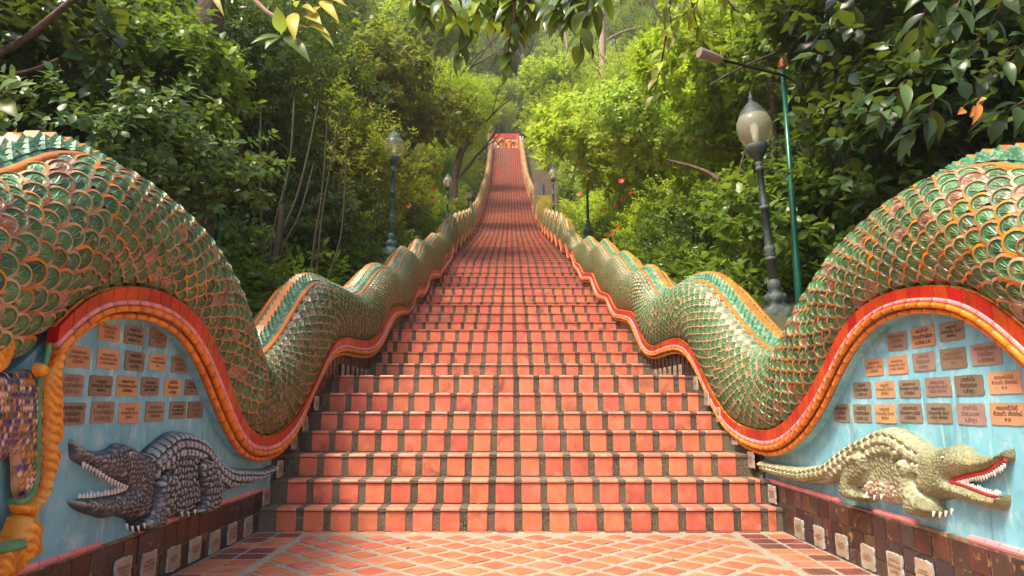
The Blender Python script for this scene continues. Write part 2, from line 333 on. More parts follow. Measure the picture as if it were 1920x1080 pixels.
# ------------------------------------------------------------------ staircase
st = MB(); NS = len(STEPS)
for i, (ys_, zs_) in enumerate(STEPS):
    zb = STEPS[i-1][1] if i else 0
    ye = STEPS[i+1][0] if i+1 < NS else ys_+6
    l, r = LX(ys_)-.3, RX(ys_)+.3; lip = .022
    st.add([(l,ys_,zb),(r,ys_,zb),(r,ys_,zs_-lip),(l,ys_,zs_-lip),(l,ys_-.010,zs_-lip),(r,ys_-.010,zs_-lip),(r,ys_-.010,zs_),(l,ys_-.010,zs_),(r,ye,zs_),(l,ye,zs_)],
           [(0,1,2,3),(3,2,5,4),(4,5,6,7),(7,6,8,9)])
stair = ob('staircase', st.mesh('staircase', M['step_mortar']), kind='structure')
rv, rf = rbox(.07, .45); rt = MB().add(rv, rf).mesh('riser_tile', M['terra'])
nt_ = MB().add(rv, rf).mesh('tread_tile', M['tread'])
far = MB(); fart = MB(); nr = ntr = 0
for i, (ys_, zs_) in enumerate(STEPS):
    zb = STEPS[i-1][1] if i else 0
    l, r = LX(ys_)+.06, RX(ys_)-.05
    tw = PT*.725; hh = zs_-zb-.022-.006
    ye = STEPS[i+1][0] if i+1 < NS else ys_+3
    k0 = int(math.floor((l/PT-.30)))
    for k in range(k0-1, k0+24):
        x0 = (k+.30)*PT + (PT-tw)/2; x1 = x0+tw
        a, b = max(x0, l), min(x1, r)
        if b-a < .03: continue
        j = random.uniform(-.002,.002); cx = (a+b)/2+j
        if i < 17 and nr < 300:
            ob('riser_tile', rt, stair, frame((cx, ys_+.001, zb+.003+hh/2), (1,0,0), (0,0,1), (0,-1,0), (b-a)*random.uniform(.98,1.02), hh*random.uniform(.97,1.0), random.uniform(.005,.008))); nr += 1
        else:
            far.add([(a+.006,ys_-.005,zb+.030),(b-.006,ys_-.005,zb+.030),(b-.006,ys_-.005,zs_-.025),(a+.006,ys_-.005,zs_-.025)], [(0,1,2,3)])
        td = min(.20, (ye-ys_)*.86)
        if i < 8:
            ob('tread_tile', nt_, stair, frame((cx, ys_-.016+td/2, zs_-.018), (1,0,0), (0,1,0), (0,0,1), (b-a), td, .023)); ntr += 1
        else:
            fart.box((a+.006, ys_-.016, zs_-.019), (b-.006, ye-.02, zs_+.004))
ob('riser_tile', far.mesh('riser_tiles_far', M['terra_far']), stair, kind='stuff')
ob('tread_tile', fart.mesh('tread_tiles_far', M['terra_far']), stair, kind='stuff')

# ------------------------------------------------------------------ naga balustrades
def curve(pts, Xf):
    o = []
    for x, y in pts:
        X = Xf(8.0); 
        for _ in range(6): p = atX(x, y, X); X = Xf(p.y)
        o.append((p.y, p.z))
    o.sort(); return o
LB = interp([(0,-1.97),(6.2,-1.97),(8,-1.90),(9.5,-1.84),(17,-1.79),(42,-1.9),(71,-1.87)])
RB = interp([(0,2.17),(6.2,2.15),(8,2.0),(9.5,1.84),(17,1.74),(42,1.54),(59,1.28),(71,.98)])
LT_ = [(0,348),(30,326),(59,310),(98,298),(133,293),(166,299),(207,317),(252,341),(281,368),(311,391),(335,415),(356,436),(382,471),(400,495),(415,524),(424,553),(436,590),(446,630),(455,660),(465,683),(480,679),(497,665),(517,643),(533,618),(547,593),(558,573),(572,551),(586,537),(600,532.5),(617,536),(633,544),(650,552.5),(664,558),(678,552.5),(689,537),(700,521),(711,508),(722,505),(736,513.6),(744,511),(750,496),(757,482),(766,470),(776,484),(783,478),(787,464),(790,456),(806,462),(812,452),(818,444),(827,447)]
LM1 = [(60,660),(80,632),(98,611),(118.5,584),(142,563.7),(175,546),(207,538.5),(252,537),(296,546),(329,563.7),(355.6,584),(382,617),(406,667),(424,718),(438.5,762),(456,800),(474,815.6),(498,820),(521.5,811),(542,792),(560,768),(580,730),(598,692),(612,660),(626,640),(642,632),(662,636),(688,640),(703,632),(716,610),(728,584),(737,575),(750,575),(764,578),(772,567),(778,546),(784,535),(793,540),(800,530),(806,508),(815,505),(824,508),(830,497)]
LM2 = [(66,720),(90,692),(110,670),(133,641),(166,611),(193,601),(222,598),(267,602),(296,611),(326,629),(350,658.5),(373,700),(391,747),(409,795),(424,824),(444,854),(462,865),(480,868),(500,865),(520,857),(545,830),(560,803),(578,752),(594,720),(611,686),(625,671),(642,667),(664,673),(688,674),(703,665),(717,645),(728,620),(737,601),(747,593),(764,591),(771,582),(776,562),(783,557),(792,559),(798,548),(804,525),(814,524),(823,522),(829,509),(837,515)]
RT_ = [(1990,345),(1950,331),(1916,324.5),(1890,318.5),(1845,317.7),(1815.6,321.5),(1786,330),(1756,342),(1727,358.5),(1703,376),(1682,388),(1650,418),(1617,444.5),(1593,471),(1575.6,495),(1558,519),(1537,543),(1522,575),(1508,603),(1496,630),(1487,652),(1478,658),(1460,664),(1442,661),(1421.5,644),(1400.7,621),(1380,597),(1356,564),(1338.5,543.7),(1320.7,532),(1306,529),(1291,531),(1276,536),(1261.5,545),(1250,557),(1238,555.5),(1226,543.7),(1217,526),(1211,514),(1202,508),(1187,513.5),(1177,505),(1169.6,490),(1158,480),(1149,486),(1140,477),(1131,462),(1125,456),(1112,470),(1104,455),(1098,450),(1083,462),(1077,447),(1070,440)]
RM1 = [(1990,680),(1955,640),(1920,605),(1864,561),(1819,540),(1775,535.6),(1730,537),(1686,544),(1656,555),(1627,572.6),(1603,593),(1579,626),(1561.5,664),(1544,700),(1520,741.5),(1490,780),(1464,802),(1437,809.6),(1404,804),(1378,792),(1360,774),(1340,742),(1320,700),(1305,665),(1290,643),(1272,633),(1252,638),(1232,648),(1218,650),(1206,632),(1196,600),(1188,585),(1172,582),(1156,580),(1148,566),(1142,552),(1126,546),(1118,530),(1112,512),(1094,512),(1086,495)]
RM2 = [(1990,760),(1955,722),(1920,688),(1893,658),(1849,623),(1810,599),(1775,590),(1730,589),(1692,593),(1662,604),(1632.6,626),(1606,658.5),(1582,700),(1561.5,747),(1538,792),(1514,824),(1487,848),(1458,858.5),(1434,857),(1404,845),(1378,824),(1360,806.7),(1332.6,754),(1320.7,724),(1306,695),(1291,671),(1273,663.7),(1250,668),(1229,675.6),(1214,671),(1202,653),(1190,624),(1184,610),(1170,604),(1155,601.5),(1146,588),(1140,567),(1122,564),(1116,550),(1110,529),(1093,530),(1084,511)]
def extend(tab, yend, off, amp, per, phase):
    tab = list(tab); y = tab[-1][0]; b0 = tab[-1][1]-Zs(y)
    yy = y+.35
    while yy < yend:
        t = min(1, (yy-y)/3)
        tab.append((yy, Zs(yy)+(b0*(1-t)+off*t)+amp*t*math.sin(2*math.pi*(yy-phase)/per))); yy += .3
    return tab
def smooth_tab(tab, dy=.06, y0=None):
    ys = np.arange(tab[0][0], tab[-1][0], dy); zs = np.interp(ys, [t[0] for t in tab], [t[1] for t in tab])
    k = np.array([1,2,3,4,3,2,1.]); k /= k.sum(); z2 = np.convolve(np.pad(zs, 3, mode='edge'), k, 'valid')
    return ys, z2
class Naga:
    def __init__(s, sg, XB, T, B1, B2):
        s.sg = sg; s.XB = XB
        t = curve(T, lambda y: XB(y)+sg*.14); b1 = curve(B1, XB); b2 = curve(B2, XB)
        # body dips towards the viewer before the frame edge
        t = [(1.2, t[0][1]-.75), (1.8, t[0][1]-.35), (2.3, t[0][1]-.10)]+[q for q in t if q[0] > 2.5]
        b1 = [(1.2, b1[0][1]-.7)]+b1; b2 = [(1.2, b2[0][1]-.7)]+b2
        ye = YTOP+.5
        s.t = smooth_tab(extend(t, ye, .95, .28, 2.2, .2)); s.b1 = smooth_tab(extend(b1, ye, .32, .16, 2.2, .45)); s.b2 = smooth_tab(extend(b2, ye, .17, .16, 2.2, .45))
    def Zt(s, y): return float(np.interp(y, *s.t))
    def Z1(s, y): return float(np.interp(y, *s.b1))
    def Z2(s, y): return float(np.interp(y, *s.b2))
    def P(s, y, v):
        """front surface, v 0 at the near crest rope, 1 at the belly band"""
        zt, z1 = s.Zt(y), s.Z1(y); h = zt-z1; x = s.XB(y); g = s.sg
        f = float(np.interp(y, [9, 16], [1, .35])); p = [(.15*s.W(y), zt), (-.07*f+.10*(1-f), zt+.02), (-.20*f, z1+.38*h), (.03, z1)]
        a, b, c, d = (1-v)**3, 3*v*(1-v)**2, 3*v*v*(1-v), v**3
        return Vector((x+g*(a*p[0][0]+b*p[1][0]+c*p[2][0]+d*p[3][0]), y, a*p[0][1]+b*p[1][1]+c*p[2][1]+d*p[3][1]))
    def W(s, y): return float(np.interp(y, [9, 16, 40], [1, .82, .7]))
    def slope(s, y):
        return ((s.Zt(y+.12)+s.Z1(y+.12))-(s.Zt(y-.12)+s.Z1(y-.12)))/.48
    def Q(s, y, v, sheared=True):
        p = s.P(y, v)
        if sheared:
            zm = (s.Zt(y)+s.Z1(y))/2; sl = max(-1.0, min(1.0, s.slope(y)))
            p = s.P(max(1.25, y-sl*.75*(p.z-zm)), v)
        return p

def scale_mesh(seg, veins, mats, drop=.10):
    V = []; Fs = []; mi = []
    rings = [(.53,.00),(.54,.16),(.41,.19),(.385,.11),(.35,.12),(.32,.10)] if veins else [(.53,.0),(.53,.15),(.40,.15),(.38,.10)]
    cy = -.02
    def ring(r, z):
        base = len(V)
        V.append((-r, -.45, z*.35-drop)); 
        for k in range(seg+1):
            a = math.pi - math.pi*k/seg; V.append((r*math.cos(a), cy+r*.98*math.sin(a), z+.13*max(0, math.sin(a))))
        V.append((r, -.45, z*.35-drop)); return base
    bs = [ring(r, z) for r, z in rings]; n = seg+3
    for q in range(len(bs)-1):
        for k in range(n-1):
            Fs.append((bs[q]+k, bs[q]+k+1, bs[q+1]+k+1, bs[q+1]+k)); mi.append(0 if q < 2 else (2 if q == 3 else 1))
    c = len(V); V.append((0, -.25, .12))
    for k in range(n-1): Fs.append((bs[-1]+k, bs[-1]+k+1, c)); mi.append(1)
    if veins:
        for a in (50, 90, 130):
            a = math.radians(a); dx, dy = math.cos(a), math.sin(a); px, py = -dy*.034, dx*.034; b = len(V); r = .31
            V += [(-px, -.28-py, .13), (px, -.28+py, .13), (dx*r+px*.4, cy+dy*r, .235), (dx*r-px*.4, cy+dy*r, .235), (dx*r*.5, cy-.1+dy*r*.5, .215)]
            Fs += [(b,b+1,b+4),(b+1,b+2,b+4),(b+2,b+3,b+4),(b+3,b,b+4)]; mi += [2]*4
    return V, Fs, mi
SC_V, SC_F, SC_M = scale_mesh(8, True, None)
SD_V, SD_F, SD_M = scale_mesh(5, False, None)
sc_sets = [('scale_green', [M['glaze_rim'], M['glaze_green'], M['glaze_vein']]), ('scale_pale', [M['rim_pale'], M['glaze_green'], M['glaze_vein']]), ('scale_worn', [M['brown_glaze'], M['brown_glaze'], M['glaze_rim']]), ('scale_orange', [M['orange'], M['glaze_green'], M['glaze_vein']])]
sc_meshes = [MB().add(SC_V, SC_F, SC_M).mesh(n_, ms) for n_, ms in sc_sets]
# crest fin, local x across, y towards tail, z up
fin = MB(); fin.add([(-.5,-.5,0),(.5,-.5,0),(.5,.5,0),(-.5,.5,0),(-.22,-.42,.25),(.22,-.42,.25),(.20,.5,.95),(-.20,.5,.95),(-.32,.62,.45),(.32,.62,.45)],
    [(0,1,5,4),(1,2,9,6,5),(3,0,4,7,8),(4,5,6,7),(7,6,9,8),(8,9,2,3)], [0,0,0,1,0,0])
for q in range(3):
    z0 = .12+.22*q
    for sgn in (-1, 1):
        x0 = sgn*(.46-.07*q); fin.add([(x0-.12,-.2+.2*q,z0-.1),(x0+.12,-.2+.2*q,z0-.1),(x0+.08,.3+.2*q,z0+.02),(x0-.08,.3+.2*q,z0+.02),(x0,.12+.2*q,z0+.22)], [(0,1,4),(1,2,4),(2,3,4),(3,0,4)], 0)
fin_mesh = fin.mesh('crest_fin', [M['crest'], M['orange']])

def seg_tube(mb, N, fr, off, rad, y0, y1, n=8):
    pts = []
    for q in range(4):
        y = y0+(y1-y0)*q/3; a, b = N.Z1(y), N.Z2(y); pts.append(Vector((N.XB(y)-N.sg*off, y, a+(b-a)*fr)))
    mb.tube(pts, rad, n)
def build_naga(N, label, y_start, band_start):
    root = empty('naga_balustrade', (N.XB(6)+N.sg*.3, 6, 0.4)); tag(root, label, 'serpent balustrade', 'naga balustrades flanking the stairs')
    g = N.sg
    # core body ------------------------------------------------
    ys = list(np.arange(1.3, 14, .12))+list(np.arange(14, 34, .3))+list(np.arange(34, YTOP+.4, .45)); V = []; nv = 15
    for y in ys:
        for q in range(9):
            p = N.P(y, 1-q/8); V.append((p.x+g*.012, p.y, p.z))
        x = N.XB(y); zt = N.Zt(y); z1 = N.Z1(y); h = zt-z1
        k_ = N.W(y); V += [(x+g*.29*k_, y, zt+.03), (x+g*.43*k_, y, zt), (x+g*.62*k_, y, zt-.14*h/.6), (x+g*.72*k_, y, z1+.45*h), (x+g*.68*k_, y, z1-.1), (x+g*.6*k_, y, min(z1-.5, Zs(y)-.3))]
    n = 15; Fb = [(j*n+i, j*n+i+1, (j+1)*n+i+1, (j+1)*n+i) for j in range(len(ys)-1) for i in range(n-1)]
    core = me_np('naga_body', V, Fb, [M['under'], SCALEMAT], smooth=True)
    mi = [1 if ys[j] > 33 or i > 9 else 0 for j in range(len(ys)-1) for i in range(n-1)]; core.polygons.foreach_set('material_index', mi)
    ob('body', core, root)
    # scales ---------------------------------------------------
    items = []; y = y_start; j = 0
    while y < 34:
        size = float(np.interp(y, [2,4.5,6,8.2,9.2,10.5,14,20,26,34], [.101,.100,.100,.096,.078,.066,.066,.075,.09,.11]))
        Gp = [N.Q(y, v) for v in np.linspace(0, 1, 9)]; G = sum((Gp[k+1]-Gp[k]).length for k in range(8))
        nc = max(4, int(round(G/size)))
        cum = np.r_[0, np.cumsum([(Gp[k+1]-Gp[k]).length for k in range(8)])]/G
        for c in range(nc+1):
            u = (c+(.5 if j % 2 else 0))/nc
            if u > .965 or u < .02: continue
            v = float(np.interp(u, cum, np.linspace(0, 1, 9)))
            p = N.Q(y, v); t = (N.Q(y+.05, v)-N.Q(y-.05, v)).normalized(); q = (N.Q(y, min(1, v+.03))-N.Q(y, max(0, v-.03))).normalized()
            nrm = t.cross(q).normalized()
            if nrm.x*g > 0: nrm = -nrm
            if nrm.length < .5: continue
            wd = t.cross(nrm).normalized(); s_ = (G/nc)*1.0
            items.append((p, t, wd, nrm, s_, y))
        ds = math.sqrt(1+N.slope(y)**2); y += size*.74/ds; j += 1
    vis = [it for it in items if 2.15 < it[5]]
    vis.sort(key=lambda it: -(it[4]/(it[0]-Vector((0,0,H))).length))
    def in_view(p):
        d = p-Vector((0,0,H)); zc = d.dot(_Fw)
        return zc > .2 and abs(960+F*d.dot(_Rt)/zc-960) < 990
    parts = [it for it in vis if in_view(it[0])][:300]; ids = set(id(i) for i in parts)
    def mtx(it):
        p, t, wd, nrm, s_, y = it; s2 = s_*random.uniform(.96,1.06); r = random.uniform(-.08,.08)
        nn = (nrm+t*random.uniform(-.04,.04)).normalized()
        return frame(p-nn*.004, (wd*math.cos(r)+t*math.sin(r)), (t*math.cos(r)-wd*math.sin(r)), nn, s2*1.0, s2*1.05, s2)
    for it in parts:
        k = rng.choice(4, p=[.44,.36,.07,.13]); ob('scale', sc_meshes[k], root, mtx(it))
    others = [it for it in items if id(it) not in ids]
    for lo, hi, SV, SF, SM in ((0, 9.5, SC_V, SC_F, SC_M), (9.5, 99, SD_V, SD_F, SD_M)):
        sub = [it for it in others if lo <= it[5] < hi]
        if not sub: continue
        tri = []; tm = []
        for f, m_ in zip(SF, SM):
            for q in range(1, len(f)-1): tri.append((f[0], f[q], f[q+1])); tm.append(m_)
        base = np.c_[np.array(SV), np.ones(len(SV))]; Vs = []; Fs_ = []; Ms = []
        tri = np.array(tri); tm = np.array(tm)
        for a, it in enumerate(sub):
            Vs.append((base @ np.array(mtx(it)).T)[:, :3]); Fs_.append(tri+a*len(SV))
            k = rng.choice(3, p=([.53,.39,.08] if it[5] < 8 else [.25,.66,.09])); mm = tm if k == 0 else (np.where(tm == 0, 3, tm) if k == 1 else np.where(tm < 2, 4, tm)); Ms.append(mm)
        ob('scale', me_np('small_scales', np.vstack(Vs), np.vstack(Fs_), [M['glaze_rim'], M['glaze_green'], M['glaze_vein'], M['rim_pale'], M['brown_glaze']], np.concatenate(Ms)), root, kind='stuff')
    # crest ropes ----------------------------------------------
    for off in (.15, .43):
        ysr = list(np.arange(1.3, 20, .1))+list(np.arange(20, YTOP, .25))
        mb = MB(); mb.tube([(N.XB(y)+g*off*N.W(y), y, N.Zt(y)+.012) for y in ysr], [.027 if y < 9 else .019 for y in ysr], 8)
        ob('crest_rope', mb.mesh('crest_rope', M['orange'], True), root)
    mb = MB()
    ysr = list(np.arange(1.3, 20, .1))+list(np.arange(20, YTOP, .25)); V = []
    for y in ysr:
        for o_, dz in ((.17,.015),(.21,.05),(.29,.07),(.37,.05),(.41,.015)): V.append((N.XB(y)+g*o_*N.W(y), y, N.Zt(y)+dz))
    mb.add(V, [(a*5+b, a*5+b+1, (a+1)*5+b+1, (a+1)*5+b) for a in range(len(ysr)-1) for b in range(4)]); ob('crest', mb.mesh('crest', M['crest'], True), root)
    y = 1.5; nf = 0; restf = MB()
    while y < YTOP:
        L = float(np.interp(y, [2,8,14,30], [.12,.085,.075,.12])); t = Vector((0, .1, N.Zt(y+.05)-N.Zt(y-.05))).normalized(); up = Vector((0, -t.z, t.y)); up = up if up.z > 0 else -up
        p = Vector((N.XB(y)+g*.29*N.W(y), y, N.Zt(y)+.05)); m = frame(p, (1,0,0), t, up, .17*N.W(y), L, .085 if y < 9 else .065)
        if y < 17: ob('crest_fin', fin_mesh, root, m)
        else: restf.add([m@Vector(v) for v in fin.v], fin.f, fin.m)
        y += L/math.sqrt(1+(t.z/max(t.y,.2))**2)
    ob('crest_fin', restf.mesh('far_crest_fins', [M['crest'], M['orange']]), root, kind='stuff')
    # belly band: red tiles, pink and orange ribs ---------------
    y = band_start; cnt = 0; fars = {k: MB() for k in 'rpoqt'}
    while y < YTOP-.2:
        sl = math.sqrt(1+((N.Z2(y+.06)-N.Z2(y-.06))/.12)**2); L = .115 if y < 7 else .13
        y1 = y+L/sl; e = .0022/sl; yb = y1-e
        a0, b0, a1, b1 = N.Z1(y), N.Z2(y), N.Z1(yb), N.Z2(yb); hb = abs(a0-b0)/sl
        x0, x1 = N.XB(y), N.XB(yb)
        def red(mb, y=y, y1=y1, a0=a0, b0=b0, x0=x0):
            yb = y+(y1-y)*.94; a1, b1, x1 = N.Z1(yb), N.Z2(yb), N.XB(yb); w0, w1 = a0+(b0-a0)*.40, a1+(b1-a1)*.40; o1, o2 = g*.0, g*.05
            P = [(x0-g*.035,y,a0),(x1-g*.035,yb,a1),(x1-g*.03,yb,w1),(x0-g*.03,y,w0)]; Q_ = [(p[0]+o2,p[1],p[2]) for p in P]
            mb.add(P+Q_, [(0,1,2,3),(4,7,6,5),(0,4,5,1),(1,5,6,2),(2,6,7,3),(3,7,4,0)])
        specs = [('r','belly_tile',M['red'],red),
                 ('t','trim_tile',M['orange'],lambda mb: seg_tube(mb, N, .02, .005, max(.012, hb*.06), y, yb, 6)),
                 ('p','pink_rib_tile',M['pink'],lambda mb: seg_tube(mb, N, .47, .025, hb*.092, y, yb)),
                 ('o','orange_rib_tile',M['orange'],lambda mb: seg_tube(mb, N, .655, .035, hb*.10, y, yb)),
                 ('q','lower_rib_tile',M['orange'],lambda mb: seg_tube(mb, N, .87, .012, hb*.095, y, yb))]
        for key, nm, mt, fn in specs:
            if y < 10.5:
                mb = MB(); fn(mb); ob(nm, mb.mesh(nm, mt, key != 'r'), root)
            else: fn(fars[key])
        y = y1
    for key, nm, mt in (('r','belly_tile',M['red']),('t','trim_tile',M['orange']),('p','pink_rib_tile',M['pink']),('o','orange_rib_tile',M['orange']),('q','lower_rib_tile',M['orange'])):
        ob(nm, fars[key].mesh('far_'+nm, mt, key != 'r'), root, kind='stuff')
    # mortar behind the band
    ysr = np.arange(band_start, YTOP, .1); V = []
    for y in ysr: V += [(N.XB(y)-g*.022, y, N.Z1(y)-.005), (N.XB(y)+g*.008, y, N.Z2(y)+.02), (N.XB(y)+g*.09, y, N.Z2(y)+.02)]
    ob('band_bed', MB().add(V, [(a*3+b, a*3+b+1, (a+1)*3+b+1, (a+1)*3+b) for a in range(len(ysr)-1) for b in range(2)]).mesh('band_bed', [M['cement'], M['blue']]), root).data.polygons.foreach_set('material_index', [1 if ysr[a] < 5.85 and b else 0 for a in range(len(ysr)-1) for b in range(2)])
    return root
# far scale surface
m = mat('scaled_skin', (.20,.27,.16), (.46,.40,.27), 7, .4, coat=.1)
SCALEMAT = m; L_ = m.node_tree.links.new; b_ = m.node_tree.nodes['Principled BSDF']
pos = node(m, 'ShaderNodeNewGeometry').outputs['Position']; vo = node(m, 'ShaderNodeTexVoronoi'); vo.inputs['Scale'].default_value = 15; L_(pos, vo.inputs['Vector'])
bp = node(m, 'ShaderNodeBump'); bp.invert = True; bp.inputs['Distance'].default_value = .03; L_(vo.outputs['Distance'], bp.inputs['Height']); L_(bp.outputs[0], b_.inputs['Normal'])
old = b_.inputs['Base Color'].links[0].from_socket; vc = mixc(m, ramp(m, vo.outputs['Distance'], .35, .6), old, (.40,.24,.12)); L_(vc, b_.inputs['Base Color'])

for key, dk, lt in (('croc_grey', (.008,.008,.01), (.36,.38,.39)), ('croc_plate', (.02,.02,.025), (.52,.55,.58)), ('croc_green', (.10,.09,.03), (.62,.62,.42)), ('croc_cream', (.14,.12,.05), (.70,.68,.50)), ('gold', (.42,.12,.01), (.85,.45,.06)), ('iron', (.012,.016,.015), (.10,.12,.10)), ('iron2', (.01,.03,.03), (.08,.15,.14))):  # crease shade and edge highlights put into the colours by pointiness
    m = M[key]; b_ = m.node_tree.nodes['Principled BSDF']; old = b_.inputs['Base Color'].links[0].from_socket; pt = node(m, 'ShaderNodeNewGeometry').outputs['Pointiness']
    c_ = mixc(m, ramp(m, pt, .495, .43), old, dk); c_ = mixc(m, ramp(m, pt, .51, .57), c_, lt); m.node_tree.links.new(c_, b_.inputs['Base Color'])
m = M['blue']; b_ = m.node_tree.nodes['Principled BSDF']; old = b_.inputs['Base Color'].links[0].from_socket
vm = node(m, 'ShaderNodeVectorMath', operation='MULTIPLY'); m.node_tree.links.new(node(m, 'ShaderNodeNewGeometry').outputs['Position'], vm.inputs[0]); vm.inputs[1].default_value = (14, 14, 1.6)
c_ = mixc(m, ramp(m, noise(m, 1, 5, .6, vec=vm.outputs[0]), .55, .78), old, (.10,.27,.30)); c_ = mixc(m, ramp(m, noise(m, 1.7, 4, .6, vec=vm.outputs[0]), .60, .74), c_, (.42,.62,.66)); m.node_tree.links.new(c_, b_.inputs['Base Color'])
NL = Naga(1*-1, LB, LT_, LM1, LM2); NR = Naga(1, RB, RT_, RM1, RM2)
# band starts where the gilded leg covers it (left) / outside the frame (right)
yl0 = atX(98, 611, -1.97).y
build_naga(NL, 'green scaled naga body undulating up the left side of the red stairs', 1.5, yl0)
build_naga(NR, 'green scaled naga body arching over the pale crocodile on the right side', 1.5, 1.6)

# ------------------------------------------------------------------ side walls, ledges, plaques
THAI = ['พ่อคุณแม่คุณ\nวัดศรีโสดา\nจ.เชียงใหม่', 'แม่แก้วคำ\nตำบลช้างเผือก\nอ.เมือง ร.ศ.', 'นายบุญศรี\nอำเภอแม่ริม วัดเกต\nเชียงใหม่', 'แม่คุณคำแปง\nตำบลสุเทพ อ.เมือง\nจ.เชียงใหม่', 'พ่อหลวงเมือง\nตำบลแม่เหียะ สันป่า\nอ.เมือง เชียงใหม่', 'นางคำปัน\nวัดสวนดอก\nจ.ลำพูน', 'ครอบครัวใจดี\nห้วยแก้ว เชียงใหม่\nพ.ศ.']
fcount = 0
def lettering(parent, p, ax, ay, az, wd, ht, ink, k):
    cu = bpy.data.curves.new('lettering', 'FONT'); cu.body = THAI[k % len(THAI)]; cu.align_x = 'CENTER'; cu.align_y = 'CENTER'
    cu.size = 1; cu.space_line = .95; cu.resolution_u = 1; cu.extrude = .004; cu.offset = .012; cu.materials.append(ink)
    n_ = max(len(l) for l in cu.body.split('\n')); s_ = min(wd*.92/(n_*.46), ht*.86/(1.02*len(cu.body.split('\n'))))
    o = bpy.data.objects.new('lettering', cu); COL.objects.link(o); o.parent = parent; o.matrix_basis = frame(p, ax, ay, az, s_, s_*1.05, s_)
    return o
def plaque(parent, N, yc, zc, wd, ht, X, mt, ink, k, border=False, th=.0045, rag=.014):
    g = N.sg; ax = Vector((0, -g, 0)); ay = Vector((0,0,1)); az = Vector((-g,0,0))
    rr = random.Random(int(yc*1000)+int(zc*77)); P = []
    def outline(w_, h_, rg):
        o = []
        for (a, b), (c, d) in (((-.5,-.5),(.5,-.5)),((.5,-.5),(.5,.5)),((.5,.5),(-.5,.5)),((-.5,.5),(-.5,-.5))):
            for q in range(6):
                t = q/6; x, y = a+(c-a)*t, b+(d-b)*t
                if q == 0: x *= .975; y *= .975
                o.append(((x+rr.uniform(-rg,rg))*w_, (y+rr.uniform(-rg,rg))*h_))
        return o
    base = Vector((X, yc, zc)); holder = empty('plaque', (0,0,0)) if False else None
    def slab(o, z0, z1, m_, par, nm):
        n = len(o); V = [base+ax*x+ay*y+az*z0 for x, y in o]+[base+ax*x+ay*y+az*z1 for x, y in o]
        return ob(nm, MB().add(V, [tuple(range(n, 2*n))]+[(q,(q+1)%n,n+(q+1)%n,n+q) for q in range(n)]).mesh(nm, m_), par)
    pl = slab(outline(wd, ht, rag), -.004, th+(.003 if border else 0), mt, parent, 'plaque')
    if border:
        c_ = slab(outline(wd*1.16, ht*1.12, .03), -.004, .006, M['cement'], None, 'cement_edge'); c_.parent = pl; c_.matrix_basis = Matrix()
    off = Vector(parent.location)
    t = lettering(pl, base+az*(th+(.004 if border else .001)), ax, ay, az, wd, ht, ink, k)
    return pl
WALLX = {-1: -2.035, 1: 2.222}; LEDX = {-1: LX(0), 1: RX(0)}
LEDZ = {-1: atX(505, 912, LX(0)).z, 1: atX(1432, 897, RX(0)).z}
LEDE = {-1: atX(508, 912, LX(0)).y, 1: atX(1430, 895, RX(0)).y}
lab = {-1: 'pale blue wall of plaques behind the charcoal crocodile, on brown tiled ledge', 1: 'pale blue wall of plaques behind the cream crocodile, on brown tiled ledge'}
WALLS = {}
tl = MB().add(*rbox(.03, .3)).mesh('wall_tile', M['brown_tile'])
